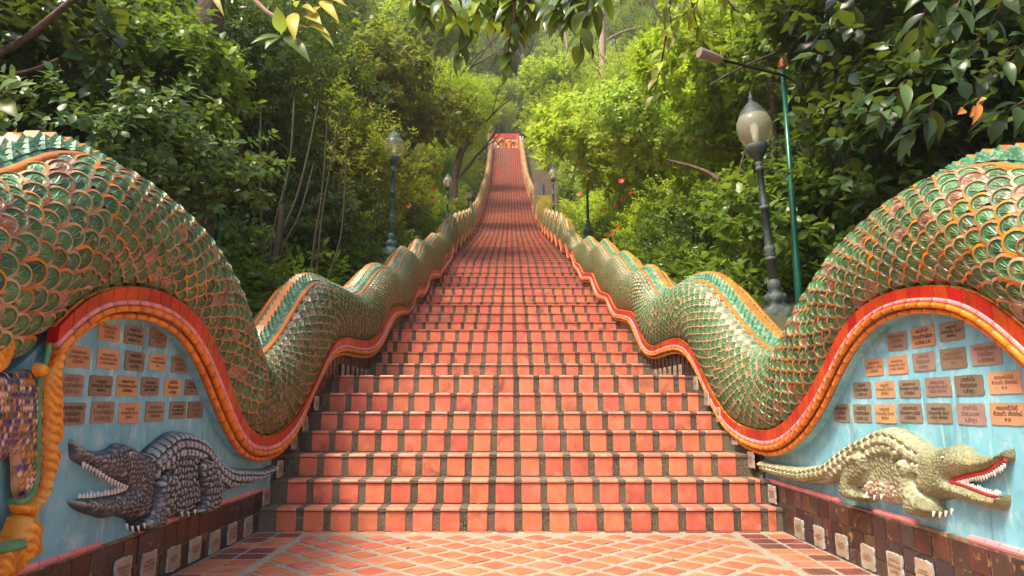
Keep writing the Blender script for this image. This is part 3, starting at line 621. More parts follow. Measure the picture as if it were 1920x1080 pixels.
for N in (NL, NR):
    g = N.sg; root = empty('plaque_wall', (WALLX[g], 4, 0)); tag(root, lab[g], 'wall'); WALLS[g] = root
    def sheet(y0, y1, zlo, zhi, Xf, mt, name, dy=.08, th=.25):
        ys = np.arange(y0, y1+dy*.5, dy); V = []
        for y in ys:
            x = Xf(y); V += [(x, y, zlo(y)), (x, y, zhi(y)), (x+g*th, y, zhi(y))]
        return ob(name, MB().add(V, [(a*3+b, a*3+b+1, (a+1)*3+b+1, (a+1)*3+b) for a in range(len(ys)-1) for b in range(2)]).mesh(name, mt), root)
    ys0 = 2.78 if g < 0 else .8
    sheet(ys0, 6.4, lambda y: LEDZ[g]-.1, lambda y: (N.Z1(y)*.4+N.Z2(y)*.6) if y > 1.7 else N.Z2(1.7)*.6+N.Z1(1.7)*.4, lambda y: WALLX[g], M['blue'], 'blue_panel')
    # ledge
    mb = MB(); a, b = sorted((LEDX[g]+g*.006, WALLX[g]+g*.1)); mb.box((a, -.6, -.1), (b, LEDE[g], LEDZ[g]-.012)); ob('ledge_core', mb.mesh('ledge_core', M['grout']), root)
    y = LEDE[g]-.04
    k = 0
    while y > .3:
        Lp = random.uniform(.085,.135); r = .019; mb = MB(); x = LEDX[g]+g*.018
        if not ((g < 0 and (3.62 < y-Lp/2 < 3.95 or 4.38 < y-Lp/2 < 4.62)) or (g > 0 and (4.30 < y-Lp/2 < 4.75 or 3.42 < y-Lp/2 < 3.86))):
            mb.tube([(x, y-.003, LEDZ[g]-.006), (x, y-Lp+.003, LEDZ[g]-.006)], r, 8); ob('pink_cap_tile', mb.mesh('pink_cap_tile', M['pink'], False), root)
        y -= Lp; k += 1
    th_ = (LEDZ[g]-.028)/(2.75 if g > 0 else 2.0)
    rows = [(LEDZ[g]-.028-th_*(q+.5), th_) for q in range(3 if g > 0 else 2)]
    for q, (zc, hh) in enumerate(rows):
        y = LEDE[g]-.12-(.04*q)
        while y > 1.2:
            wd = .147*random.uniform(.94,1.05)
            if zc > .03: ob('wall_tile', tl, root, frame((LEDX[g]+g*.006, y, zc), (0,-g,0), (0,0,1), (-g,0,0), wd-.007, hh-.007, random.uniform(.005,.009)))
            y -= wd
    # tiled side wall up the stairs
    XS = (lambda y: min(LX(y), N.XB(y)-.05)+.0) if g < 0 else (lambda y: max(RX(y), N.XB(y)+.05))
    sheet(LEDE[g], 40, lambda y: Zs(y)-.5, lambda y: N.Z1(y)*.3+N.Z2(y)*.7, XS, M['grout'], 'side_wall')
    y = LEDE[g]+.08
    while y < 10:
        z = Zs(y)-.12
        while z < N.Z2(y)+.05:
            if z > Zs(y+.07)-.07 or z > Zs(y-.15)-.02: ob('wall_tile', tl, root, frame((XS(y)-g*.0, y, z), (0,-g,0), (0,0,1), (-g,0,0), .138, .145, .007))
            z += .152
        y += .145
    if g < 0:   # brown tiles left of the gilded leg
        for q in range(9):
            for r_ in range(9): ob('wall_tile', tl, root, frame((WALLX[g], 2.70-q*.16, LEDZ[g]+.1+r_*.15), (0,-g,0), (0,0,1), (-g,0,0), .152, .142, .01))
        sheet(1.0, 2.79, lambda y: LEDZ[g]-.1, lambda y: N.Z2(max(y,2))+.1, lambda y: WALLX[g], M['grout'], 'side_wall')
PL = [ (x/4.91+95, y_/4.91+590, a/4.91+95, b/4.91+590, c, i_) for x, y_, a, b, c, i_ in [
 (430,85,635,240,'or','f'),(675,105,855,275,'br','d'),(905,130,1065,305,'br','f'),(130,290,358,488,'or','f'),(420,318,628,500,'or','f'),(678,340,858,518,'br','d'),(900,362,1060,515,'or','f'),(1108,378,1260,540,'br','f'),
 (60,550,298,750,'gr','f'),(350,560,560,752,'br','d'),(600,565,795,750,'or','d'),(828,575,990,745,'br','d'),(1040,588,1195,748,'or','d'),(1230,598,1362,742,'br','d'),
 (65,812,310,1015,'br','d'),(365,800,578,995,'br','f'),(622,812,810,998,'or','f'),(868,800,1040,985,'br','f'),(1090,800,1238,958,'br','d'),(1258,800,1398,955,'br','f')]]
PR = [ (x/4.908+1540, y_/4.908+590, a/4.908+1540, b/4.908+590, c, i_) for x, y_, a, b, c, i_ in [
 (612,160,795,328,'br','f'),(832,105,1050,295,'or','d'),(1090,65,1320,240,'br','d'),(410,402,575,562,'or','f'),(615,380,800,545,'or','f'),(845,345,1050,518,'gr','f'),(1100,305,1340,495,'br','f'),(1380,262,1665,462,'gr','f'),
 (300,620,462,765,'br','d'),(500,610,680,765,'or','f'),(720,598,915,762,'br','d'),(962,575,1198,752,'gr','f'),(1235,555,1498,745,'br','d'),(1545,520,1850,728,'or','f'),
 (115,825,262,985,'br','d'),(300,825,465,990,'br','d'),(498,825,690,998,'or','f'),(722,818,932,992,'br','d'),(975,815,1208,998,'br','d'),(1255,815,1515,1015,'gr','f'),(1560,810,1900,1018,'or','d')]]
pm = {'or': M['plaque_or'], 'br': M['plaque_br'], 'gr': M['plaque_gr']}
for N, LST in ((NL, PL), (NR, PR)):
    X = WALLX[N.sg]
    for k, (x0, y0, x1, y1, c, i_) in enumerate(LST):
        a = atX(x0, (y0+y1)/2, X); b = atX(x1, (y0+y1)/2, X); m0 = atX((x0+x1)/2, y0, X); m1 = atX((x0+x1)/2, y1, X)
        plaque(WALLS[N.sg], N, (a.y+b.y)/2, (m0.z+m1.z)/2, abs(a.y-b.y), m0.z-m1.z, X, pm[c], M['ink'] if i_ == 'd' else M['ink_faded'], k)
SP_L = [(229,1072),(278,1059),(324.5,1047),(365,1030),(402,1016),(435,1000),(465,987),(498.6,939),(524,888.5),(551,828),(572,795),(593,756)]
SP_R = [(1449,939),(1499,991),(1536.5,1007),(1579,1023),(1628,1045),(1679,1062),(1734,1076),(1410,890),(1378.6,840.7),(1347,800),(1326,763),(1305,728)]
for N, LST in ((NL, SP_L), (NR, SP_R)):
    for k, (x, y) in enumerate(LST):
        X = LEDX[N.sg] - N.sg*.006
        p = atX(x, y, X)
        for _ in range(4):
            if p.y > 5.8: X = (LX(p.y) if N.sg < 0 else RX(p.y))-N.sg*.006; p = atX(x, y, X)
        plaque(WALLS[N.sg], N, p.y, max(p.z, Zs(p.y)+.065 if p.y > 5.75 else .075), .135, .125, X, M['plaque_wh'], M['ink_faded'], k, border=True, rag=.02)
    for k in range(6):
        y = 7.95+k*.21; XW = (LX(y) if N.sg < 0 else RX(y))-N.sg*.004
        plaque(WALLS[N.sg], N, y, STEPS[6][1]+.075, .12, .13, XW, M['plaque_wh'], M['ink_faded'], k+3)

# ------------------------------------------------------------------ reliefs
def poly_np(pts): return np.array(pts, dtype=float)
def inside(P, U, V):
    r = np.zeros(U.shape, bool); n = len(P); j = n-1
    for i in range(n):
        xi, yi = P[i]; xj, yj = P[j]
        c = ((yi > V) != (yj > V)) & (U < (xj-xi)*(V-yi)/(yj-yi+1e-12)+xi); r ^= c; j = i
    return r
def nearest(P, U, V):
    D = np.full(U.shape, 1e9); NU = U.copy(); NV = V.copy(); n = len(P)
    for i in range(n):
        a = P[i]; b = P[(i+1) % n]; d = b-a; l = (d@d)+1e-12
        t = np.clip(((U-a[0])*d[0]+(V-a[1])*d[1])/l, 0, 1); pu = a[0]+t*d[0]; pv = a[1]+t*d[1]
        q = np.hypot(U-pu, V-pv); k = q < D; D[k] = q[k]; NU[k] = pu[k]; NV[k] = pv[k]
    return D, NU, NV
def worley(U, V, s, seed=0, jit=.8):
    u, v = U/s, V/s; iu, iv = np.floor(u), np.floor(v); F1 = np.full(U.shape, 9.); F2 = np.full(U.shape, 9.)
    for a in (-1,0,1):
        for b in (-1,0,1):
            cu, cv = iu+a, iv+b; h = np.sin(cu*127.1+cv*311.7+seed*7.3)*43758.5453; h -= np.floor(h); h2 = np.sin(cu*269.5+cv*183.3+seed*3.1)*43758.5453; h2 -= np.floor(h2)
            d = np.hypot(u-(cu+.5+jit*(h-.5)), v-(cv+.5+jit*(h2-.5))); k = d < F1; F2 = np.where(k, F1, np.minimum(F2, d)); F1 = np.where(k, d, F1)
    return F1, F2
def chaikin(P, n=2, closed=True):
    for _ in range(n):
        Q_ = []; m_ = len(P)
        for i in range(m_ if closed else m_-1):
            a, b = P[i], P[(i+1) % m_]; Q_ += [(a[0]*.75+b[0]*.25, a[1]*.75+b[1]*.25), (a[0]*.25+b[0]*.75, a[1]*.25+b[1]*.75)]
        P = Q_
    return P
def to_wall(pts, X):
    o = []
    for x, y in pts: p = atX(x, y, X); o.append((p.y, p.z))
    return o
def relief(name, pts, X, g, res, hmax, wid, mats, parent, layers=(), tex=None, mi_fn=None, base=0.0, zc=None, smoothn=1):
    P = poly_np(chaikin(to_wall(pts, X), smoothn)); u0, v0 = P.min(0)-res; u1, v1 = P.max(0)+res
    us = np.arange(u0, u1+res, res); vs = np.arange(v0, v1+res, res); U, V = np.meshgrid(us, vs)
    ins = inside(P, U, V); D, NU, NV = nearest(P, U, V); d = np.where(ins, D, 0)
    t = np.clip(d/wid, 0, 1); Hh = base*(t > 0)+hmax*np.sqrt(1-(1-t)**2)
    for lp, lh, lw in layers:
        Q_ = poly_np(chaikin(to_wall(lp, X), 2)); li = inside(Q_, U, V); LD, _, _ = nearest(Q_, U, V); lt = np.clip(np.where(li, LD, 0)/lw, 0, 1)
        Hh = np.where(lt > 0, np.maximum(Hh, hmax*.55+lh*np.sqrt(1-(1-lt)**2)), Hh)-.04*np.exp(-(LD/.016)**2)*(~li)*(ins)
        if not li.all():
            ins = ins | li
            o = li & (D > 0) & ~inside(P, U, V)
    ins0 = inside(P, U, V)
    du, dv = np.where(ins, U, NU), np.where(ins, V, NV)
    far_ = (~ins) & (D > res*1.5); tx = 0
    if tex is not None: tx = tex(U, V, d); Hh = Hh+tx*np.clip(d/(.02), 0, 1)
    Hh = np.where(ins, Hh, 0)
    cell = (ins[:-1,:-1] | ins[1:,:-1] | ins[:-1,1:] | ins[1:,1:])
    ny, nx = U.shape; idx = np.arange(ny*nx).reshape(ny, nx); use = np.zeros((ny, nx), bool)
    use[:-1,:-1] |= cell; use[1:,:-1] |= cell; use[:-1,1:] |= cell; use[1:,1:] |= cell
    remap = -np.ones(ny*nx, int); sel = np.flatnonzero(use.ravel()); remap[sel] = np.arange(len(sel))
    VV = np.c_[X-g*Hh.ravel()[sel]+g*.004*(Hh.ravel()[sel] <= 0), du.ravel()[sel], dv.ravel()[sel]]
    a, b, c, e = idx[:-1,:-1][cell], idx[:-1,1:][cell], idx[1:,1:][cell], idx[1:,:-1][cell]
    Fs_ = np.c_[remap[a], remap[b], remap[c], remap[e]]
    mi = None
    if mi_fn is not None: mi = mi_fn(U, V, d, tx)[:-1,:-1][cell].astype(int)
    return ob(name, me_np(name, VV, Fs_, mats, mi, smooth=True), parent)
def sc3(pts, ox, oy, s=3.375): return [(x/s+ox, y/s+oy) for x, y in pts]
cone = MB().lathe([(.5,0),(.42,.45),(.2,.85),(.03,1.0)], 6).mesh('tooth', M['tooth'], True)
def teeth(root, line, X, g, n, wd, ht, up, off, vary=.25):
    P = to_wall(line, X); L = [0]
    for i in range(1, len(P)): L.append(L[-1]+math.dist(P[i], P[i-1]))
    for k in range(n):
        t = (k+.5)/n*L[-1]; y = float(np.interp(t, L, [p[0] for p in P])); z = float(np.interp(t, L, [p[1] for p in P])); s_ = random.uniform(1-vary, 1+vary)
        ob('tooth', cone, root, frame((X-g*off, y, z), (1,0,0), (0,up,0), (0,random.uniform(-.15,.15),up), wd, wd, ht*s_))
def backline_tex(back, X, rows=.045, ln=.06, plate_h=.016, depth=.16, small=.022, head=None, flip=1, smooth_from=None):
    B = np.array(to_wall(back, X)); seg = np.r_[0, np.cumsum(np.hypot(*np.diff(B, axis=0).T))]
    def f(U, V, d):
        D = np.full(U.shape, 1e9); Sx = np.zeros(U.shape)
        for i in range(len(B)-1):
            a, b = B[i], B[i+1]; e = b-a; l = e@e; t = np.clip(((U-a[0])*e[0]+(V-a[1])*e[1])/l, 0, 1); q = np.hypot(U-a[0]-t*e[0], V-a[1]-t*e[1]); k = q < D; D[k] = q[k]; Sx[k] = (seg[i]+t*(seg[i+1]-seg[i]))[k]
        row = np.floor(D/rows); su = Sx/ln+.5*(row % 2)+.13*np.sin(row*5); fu = su-np.floor(su); fv = D/rows-row
        e1 = np.minimum(fu, 1-fu)*ln; e2 = np.minimum(fv, 1-fv)*rows; pl = np.clip(np.minimum(e1, e2)/.010, 0, 1)*plate_h*(.6+.4*(1-fu))
        F1, F2 = worley(U, V, small, 3); bump = np.clip((F2-F1)*2.2, 0, 1)*small*.42
        isb = D < depth
        out = np.where(isb, pl, bump)
        if head is not None:
            hd = head(U, V); out = np.where(hd, (lambda A, B: np.clip((B-A)*2.5, 0, 1)*.009)(*worley(U, V, small*.62, 9)), out)
        f.isb = isb & (np.ones(U.shape, bool) if head is None else ~head(U, V)); f.pl = pl; f.bump = bump
        return out
    return f
# left crocodile -------------------------------------------
X = WALLX[-1]
cl = empty('crocodile_relief', (X, 4.2, LEDZ[-1])); tag(cl, 'charcoal grey crocodile with open white toothed jaws on the left blue wall', 'crocodile sculpture')
out = sc3([(430,205),(450,228),(490,268),(560,290),(640,286),(680,265),(700,242),(750,238),(800,258),(840,292),(870,312),(910,270),(960,230),(1010,190),(1050,168),(1110,163),(1170,176),(1230,205),(1270,240),(1310,300),(1350,350),(1400,385),(1450,398),(1520,400),(1600,405),(1660,398),(1712,372),(1718,388),(1700,430),(1640,465),(1560,495),(1480,520),(1400,540),(1340,560),(1295,570),(1290,620),(1275,660),(1235,688),(1150,700),(1050,716),(960,735),(942,760),(900,795),(820,800),(798,755),(795,725),(740,705),(690,702),(640,720),(580,702),(520,685),(450,655),(420,615),(422,585),(445,598),(520,588),(600,576),(680,562),(740,543),(768,524),(745,502),(690,482),(620,450),(560,410),(500,375),(450,352),(432,325)], 0, 760)
bk = sc3([(850,330),(870,312),(910,270),(960,230),(1010,190),(1050,168),(1110,163),(1170,176),(1230,205),(1270,240),(1310,300),(1350,350),(1400,385),(1450,398),(1520,400),(1600,405),(1712,375)], 0, 760)
uh = atX(262, 880, X).y
tx = backline_tex(bk, X, .050, .062, .032, .15, .040, head=lambda U, V: U < uh-(V-atX(262,880,X).z)*.35)
front = sc3([(930,420),(1000,430),(1010,520),(985,610),(940,680),(945,760),(890,800),(815,795),(800,745),(860,690),(880,600),(890,500)], 0, 760)
hind = sc3([(1180,350),(1240,340),(1280,420),(1298,520),(1300,600),(1275,660),(1235,690),(1150,695),(1140,660),(1200,610),(1185,500),(1165,420)], 0, 760)
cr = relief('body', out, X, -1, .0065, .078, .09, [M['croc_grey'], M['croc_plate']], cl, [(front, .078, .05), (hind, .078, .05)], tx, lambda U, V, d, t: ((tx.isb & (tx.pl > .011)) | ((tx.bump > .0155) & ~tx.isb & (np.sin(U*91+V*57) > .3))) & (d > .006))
teeth(cl, sc3([(450,352),(500,380),(560,412),(620,452),(690,486),(750,510)], 0, 760), X, -1, 15, .018, .028, -1, .05)
teeth(cl, sc3([(432,588),(520,585),(600,574),(680,560),(745,538)], 0, 760), X, -1, 14, .018, .028, 1, .042)
def eye(root, x, y, X, g, off, r):
    p = atX(x, y, X)
    e = ob('eye', MB().lathe([(0.02,-1),(.5,-.86),(.86,-.5),(1,0),(.86,.5),(.5,.86),(.02,1)], 12).mesh('eye', M['tooth'], True), root, frame((X-g*off, p.y, p.z), (0,1,0), (0,0,1), (1,0,0), r*1.3, r, r*.9))
    ob('eyelid', MB().tube([(X-g*(off+.0), p.y+r*1.5*math.cos(a), p.z+r*1.2*math.sin(a)) for a in np.linspace(-.2, math.pi+.2, 9)], r*.38, 6).mesh('eyelid', M['black'], True), root)
    ob('pupil', MB().lathe([(1,0),(.8,.5),(.05,.8)], 10).mesh('pupil', M['black'], True), root, frame((X-g*(off+r*.75), p.y-.006, p.z), (0,1,0), (0,0,1), (-g,0,0), r*.45, r*.45, r*.4))
eye(cl, 219, 851, X, -1, .070, .014)
def claws(root, pts, X, g):
    for x, y in pts:
        p = atX(x, y, X-g*.12); ob('claw', cone, root, frame((X-g*.10, p.y, p.z+.02), (1,0,0), (0,1,0), (-g*.6,0,-.8), .016, .016, .032))
claws(cl, [(244,990),(254,994),(265,993),(276,988),(346,966),(358,966),(370,962)], X, -1)
# right crocodile ------------------------------------------
X = WALLX[1]
cr_ = empty('crocodile_relief', (X, 4.2, LEDZ[1])); tag(cr_, 'cream green crocodile with red lips and open jaws on the right blue wall', 'crocodile sculpture')
out = sc3([(250,340),(255,392),(290,430),(360,452),(440,482),(560,502),(650,502),(720,492),(800,482),(830,500),(832,545),(836,575),(870,606),(930,616),(985,602),(1000,592),(1060,617),(1150,632),(1220,627),(1262,632),(1268,645),(1265,690),(1300,708),(1340,720),(1375,702),(1415,692),(1415,662),(1385,622),(1372,602),(1420,600),(1480,580),(1560,612),(1620,628),(1700,657),(1760,668),(1800,652),(1814,600),(1806,558),(1780,570),(1720,560),(1650,532),(1580,507),(1520,487),(1478,480),(1540,462),(1620,440),(1680,432),(1740,410),(1790,377),(1828,350),(1840,342),(1838,290),(1826,268),(1790,290),(1740,315),(1660,322),(1600,302),(1560,264),(1510,244),(1460,248),(1420,268),(1380,275),(1320,255),(1260,220),(1200,180),(1150,150),(1090,135),(1040,138),(990,160),(940,190),(880,215),(820,250),(770,290),(720,330),(690,355),(640,370),(580,380),(520,390),(440,380),(380,370),(310,362)], 1360, 760)
bk = sc3([(1400,290),(1380,275),(1320,255),(1260,220),(1200,180),(1150,150),(1090,135),(1040,138),(990,160),(940,190),(880,215),(820,250),(770,290),(720,330),(690,355),(640,370),(580,380),(520,390),(440,380),(380,370),(250,345)], 1360, 760)
uh2 = atX(1748, 850, X).y
tx2 = backline_tex(bk, X, .050, .080, .036, .15, .028, head=lambda U, V: U < uh2)
front = sc3([(1180,350),(1260,345),(1290,420),(1270,480),(1320,560),(1390,610),(1415,660),(1412,695),(1370,705),(1340,720),(1265,690),(1250,600),(1200,520),(1170,430)], 1360, 760)
hind = sc3([(900,300),(960,288),(995,330),(990,420),(970,490),(900,520),(960,560),(1000,592),(930,616),(865,604),(835,570),(828,520),(850,420)], 1360, 760)
bel = sc3([(960,480),(1040,470),(1150,490),(1220,520),(1260,600),(1250,632),(1150,632),(1050,615),(980,590),(940,530)], 1360, 760)
BP = poly_np(to_wall(bel, X))
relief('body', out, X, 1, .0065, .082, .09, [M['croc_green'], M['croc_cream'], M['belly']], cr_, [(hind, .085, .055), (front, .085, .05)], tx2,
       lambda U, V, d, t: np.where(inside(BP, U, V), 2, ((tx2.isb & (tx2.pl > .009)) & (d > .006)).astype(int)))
teeth(cr_, sc3([(1500,484),(1560,470),(1640,450),(1700,440),(1750,418),(1800,385),(1832,360)], 1360, 760), X, 1, 20, .015, .024, -1, .04)
teeth(cr_, sc3([(1500,484),(1580,508),(1650,533),(1720,560),(1780,572),(1806,560)], 1360, 760), X, 1, 20, .014, .022, 1, .04)
lp = to_wall(sc3([(1478,480),(1540,461),(1620,438),(1680,430),(1740,408),(1770,385),(1790,362),(1830,343)], 1360, 760), X)
ob('lip', MB().tube([(X-.04, a, b) for a, b in lp], .010, 6).mesh('lip', M['lip'], True), cr_)
lp = to_wall(sc3([(1478,482),(1520,492),(1580,510),(1650,537),(1720,565),(1780,580)], 1360, 760), X)
ob('lip', MB().tube([(X-.045, a, b) for a, b in lp], .007, 6).mesh('lip', M['lip'], True), cr_)
eye(cr_, 1799, 860, X, 1, .076, .015)
claws(cr_, [(1745,966),(1757,968),(1768,966),(1779,962),(1620,930),(1635,935),(1648,934)], X, 1)
# gilded leg ------------------------------------------------
XG = -1.99
mk = empty('gilded_makara_leg', (XG, 2.7, .3)); tag(mk, 'golden makara leg with flame fringe and mosaic thigh at the left edge', 'statue')
def gtex(U, V, d):
    q = V*26+U*30+.6*np.sin(U*45); f = q-np.floor(q); return .016*f*(1-f)*(2.2)*(d > .006)-.005*(f < .12)
relief('flame_fringe', [(90,628),(100,622),(108,650),(109,672),(104,690),(103,720),(105,745),(104,800),(106,817),(102,829),(93,838),(102,839),(101,860),(95,873),(94,889),(86,896),(86,908),(80.5,924),(72.5,948),(58,954),(60,972),(48,975),(37,967),(29,969),(19,954),(17,942),(24,940),(48,939),(63,924),(68.5,897),(70,843),(71,803),(71,725),(77.5,700),(87.5,675),(92,645)], XG, -1, .006, .048, .05, [M['gold']], mk, tex=gtex)
relief('thigh', [(-60,700),(15,697),(60,690),(70,715),(70,800),(68,895),(62,920),(48,937),(22,938),(20,850),(14,835),(4,860),(-60,900)], XG, -1, .010, .05, .10, [M['rim_pale']], mk, base=.0)
ob('green_cord', MB().tube([Vector((XG+.05, *to_wall([(x, y)], XG+.05)[0])) for x, y in [(92,643),(90,660),(85,680),(76,705),(72,730),(72,780),(71,840),(69,895),(63,922),(50,938),(35,942),(19,940)]], .012, 8).mesh('green_cord', M['rope_green'], True), mk)
TP = poly_np(to_wall([(-60,702),(15,699),(58,693),(68,715),(68,800),(66,893),(60,916),(48,933),(24,935),(22,850),(14,832),(4,858),(-60,890)], XG))
TH = poly_np(chaikin(to_wall([(-60,700),(15,697),(60,690),(70,715),(70,800),(68,895),(62,920),(48,937),(22,938),(20,850),(14,835),(4,860),(-60,900)], XG), 1))
us = np.arange(TP[:,0].min(), TP[:,0].max(), .0165); vs = np.arange(TP[:,1].min(), TP[:,1].max(), .026); mb = MB()
for j, v in enumerate(vs):
    for u in us+(.009 if j % 2 else 0):
        U1 = np.array([u]); V1 = np.array([v])
        if not inside(TP, U1, V1)[0]: continue
        a, b = .0080, .018; U4 = np.array([u, u+a, u, u-a]); V4 = np.array([v-b, v, v+b*.6, v])
        dd = nearest(TH, U4, V4)[0]*inside(TH, U4, V4); t = np.minimum(1, dd/.10); x = XG+.05*np.sqrt(1-(1-t)**2)+.008+np.array([random.uniform(-.003,.003) for _ in range(4)])
        mb.add([(x[q], U4[q], V4[q]) for q in range(4)], [(0,1,2,3)], random.choices([0,1,2,3], [.34,.32,.24,.1])[0])
ob('mosaic', mb.mesh('mosaic', [M['mos_blue'], M['mos_white'], M['mos_orange'], M['mos_green']]), mk, kind='stuff')
relief('gold_scroll', [(-60,530),(0,545),(8,560),(15,575),(18,600),(17,625),(19,645),(12,672),(0,700),(-60,720)], XG+.03, -1, .008, .035, .04, [M['gold']], mk, tex=gtex)
relief('curl', [(62,684),(70,678),(80,688),(78,703),(68,708),(61,698)], XG+.05, -1, .004, .04, .02, [M['gold']], mk)
relief('leg', [(17,962),(48,968),(49,994),(44,1015),(54,1023),(58,1037),(46,1042),(27,1054),(13,1070),(0,1082),(-40,1100),(-50,1020),(-8,1008),(4,1000)], XG, -1, .008, .09, .05, [M['gold']], mk, tex=gtex)
relief('anklet', [(-40,1022),(-8,1017),(20,1014),(38,1008),(41,1020),(39,1031),(20,1037),(-40,1046)], XG+.07, -1, .005, .035, .02, [M['rope_green']], mk)

# ------------------------------------------------------------------ lamps and poles
def make_lamp(irn):
    r = empty('street_lamp', (0,0,0))
    b = MB(); b.box((-.155,-.155,-1.2), (.155,.155,.17)); b.box((-.175,-.175,.17), (.175,.175,.20)); ob('plinth', b.mesh('plinth', irn), r)
    fx = MB().box((-.05,-.162,.03), (.05,-.150,.12)); ob('name_plate', fx.mesh('name_plate', M['bark_red']), r)
    b = MB(); n = 24; prof_ = [(.13,.20),(.175,.24),(.185,.30),(.17,.37),(.15,.41),(.10,.45),(.115,.49),(.112,.55),(.08,.58),(.065,.60),(.075,.64),(.07,.70),(.05,.73)]
    V = []
    for q, (rr, z) in enumerate(prof_):
        for k in range(n):
            a = 2*math.pi*k/n; lob = 1+(.10*math.sin(4*a+q)*math.sin(q*1.7)+.06*math.cos(8*a+q*2.3) if q < 9 else .0); V.append((rr*lob*math.cos(a), rr*lob*math.sin(a), z))
    b.add(V, [(q*n+k, q*n+(k+1)%n, (q+1)*n+(k+1)%n, (q+1)*n+k) for q in range(len(prof_)-1) for k in range(n)]); ob('carved_base', b.mesh('carved_base', irn, True), r)
    b = MB(); b.lathe([(.05,.70),(.05,.95),(.062,.96),(.062,.985),(.05,.995),(.066,1.02),(.054,1.05),(.066,1.08),(.058,1.11),(.048,1.13),(.043,1.55),(.055,1.56),(.055,1.59),(.040,1.60),(.035,2.02),(.045,2.03),(.045,2.06),(.036,2.07),(.046,2.10),(.04,2.13)], 12); ob('post', b.mesh('post', irn, True), r)
    b = MB(); b.lathe([(.04,2.12),(.05,2.16),(.075,2.20),(.115,2.27),(.13,2.31),(.125,2.335),(.10,2.34)], 20); ob('cup', b.mesh('cup', irn, True), r)
    b = MB(); b.lathe([(.11,2.335),(.15,2.38),(.185,2.45),(.203,2.54),(.195,2.62),(.165,2.69),(.13,2.72)], 24); ob('globe', b.mesh('globe', M['glass'], True), r)
    b = MB(); b.lathe([(.03,2.34),(.035,2.45),(.045,2.52),(.04,2.58),(.01,2.61)], 12); ob('bulb', b.mesh('bulb', M['bulb'], True), r)
    b = MB(); b.lathe([(.168,2.675),(.165,2.70),(.15,2.72),(.14,2.75),(.12,2.77),(.10,2.80),(.07,2.84),(.035,2.87),(.025,2.90),(.03,2.92),(.012,2.96),(.004,3.0)], 20); ob('cap', b.mesh('cap', irn, True), r)
    return r
def copy_tree(o, parent=None):
    c = o.copy(); COL.objects.link(c)
    if parent is not None: c.parent = parent
    for ch in o.children: copy_tree(ch, c)
    return c
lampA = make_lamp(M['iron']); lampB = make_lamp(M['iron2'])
LG = 'street lamps along the stairs'
def put(l, x, y, zbase, s_, label, tilt=0):
    l.location = (x, y, zbase); l.scale = (s_, s_, s_); l.rotation_euler = (0, tilt, 0); tag(l, label, 'street lamp', LG)
bz = atY(1465, 645, 7.5).z
put(lampA, atY(1465, 645, 7.5).x, 7.5, bz, .98, 'largest street lamp, leaning beside the tall green pole on the right', math.radians(-3.4))
def lamp_at(src, xi, ytop, ybase, Y, label):
    b = atY(xi, ybase, Y); t = atY(xi, ytop, Y); put(src, b.x, Y, b.z, (t.z-b.z)/3.0, label)
lamp_at(lampB, 732, 236, 505, 14.4, 'dark teal street lamp with bulb globe at left, behind the naga humps')
l3 = copy_tree(lampB); lamp_at(l3, 1103, 300, 448, 22, 'street lamp right of the stairs with its globe hidden in leaves')
l4 = copy_tree(lampB); lamp_at(l4, 1038, 309, 425, 32, 'small street lamp nearest the far right flight beside the yellow wall')
l5 = copy_tree(lampB); lamp_at(l5, 838, 322, 450, 26, 'dark street lamp half hidden in shade, second on the left side')
l6 = copy_tree(lampB); lamp_at(l6, 878, 352, 440, 36, 'tiny dark lamp furthest up the left side of the stairs')
def pole(xb, yb, xt, yt, Y, r0, r1, label, joints):
    b = atY(xb, yb, Y); t = atY(xt, yt, Y); t.x = b.x
    root = empty('green_pole', b); tag(root, label, 'pole'); L = t.z-b.z; mb = MB()
    z = -1.0; prof_ = [(r0, z)]
    for q in joints: prof_ += [(r0+(r1-r0)*(q-.02), L*q), (r0+(r1-r0)*q-.006, L*q+.02)]
    prof_ += [(r1, L)]; mb.lathe(prof_, 12, b); ob('shaft', mb.mesh('shaft', M['pole'], True), root)
    return root, Vector((b.x, Y, b.z+L))
pr, tp = pole(1504, 640, 1468, 128, 7.9, .046, .030, 'tall slim green pole carrying a floodlight arm beside the large lamp', [.3, .55])
ob('finial', MB().lathe([(.04,0),(.05,.02),(.03,.05),(.045,.08),(.02,.12),(.004,.15)], 12, tp).mesh('finial', M['mos_orange'], True), pr)
a0, a1 = atY(1502, 162, 7.9), atY(1356, 113, 7.6); ob('arm', MB().tube([a0, tp-Vector((0,.04,.12)), a1], .016, 8).mesh('arm', M['iron'], True), pr)
h0, h1 = atY(1352, 112, 7.6), atY(1311, 98, 7.5); d_ = (h0-h1)
fl = MB().tube([h0, h0-d_*.4, h1], [.045,.06,.065], 10); hd = ob('floodlight', fl.mesh('floodlight', M['lamp_grey'], False), pr)
pole(403, 520, 405, 300, 7.2, .036, .034, 'slim green pole beside the thick tree trunk on the left', [.5])

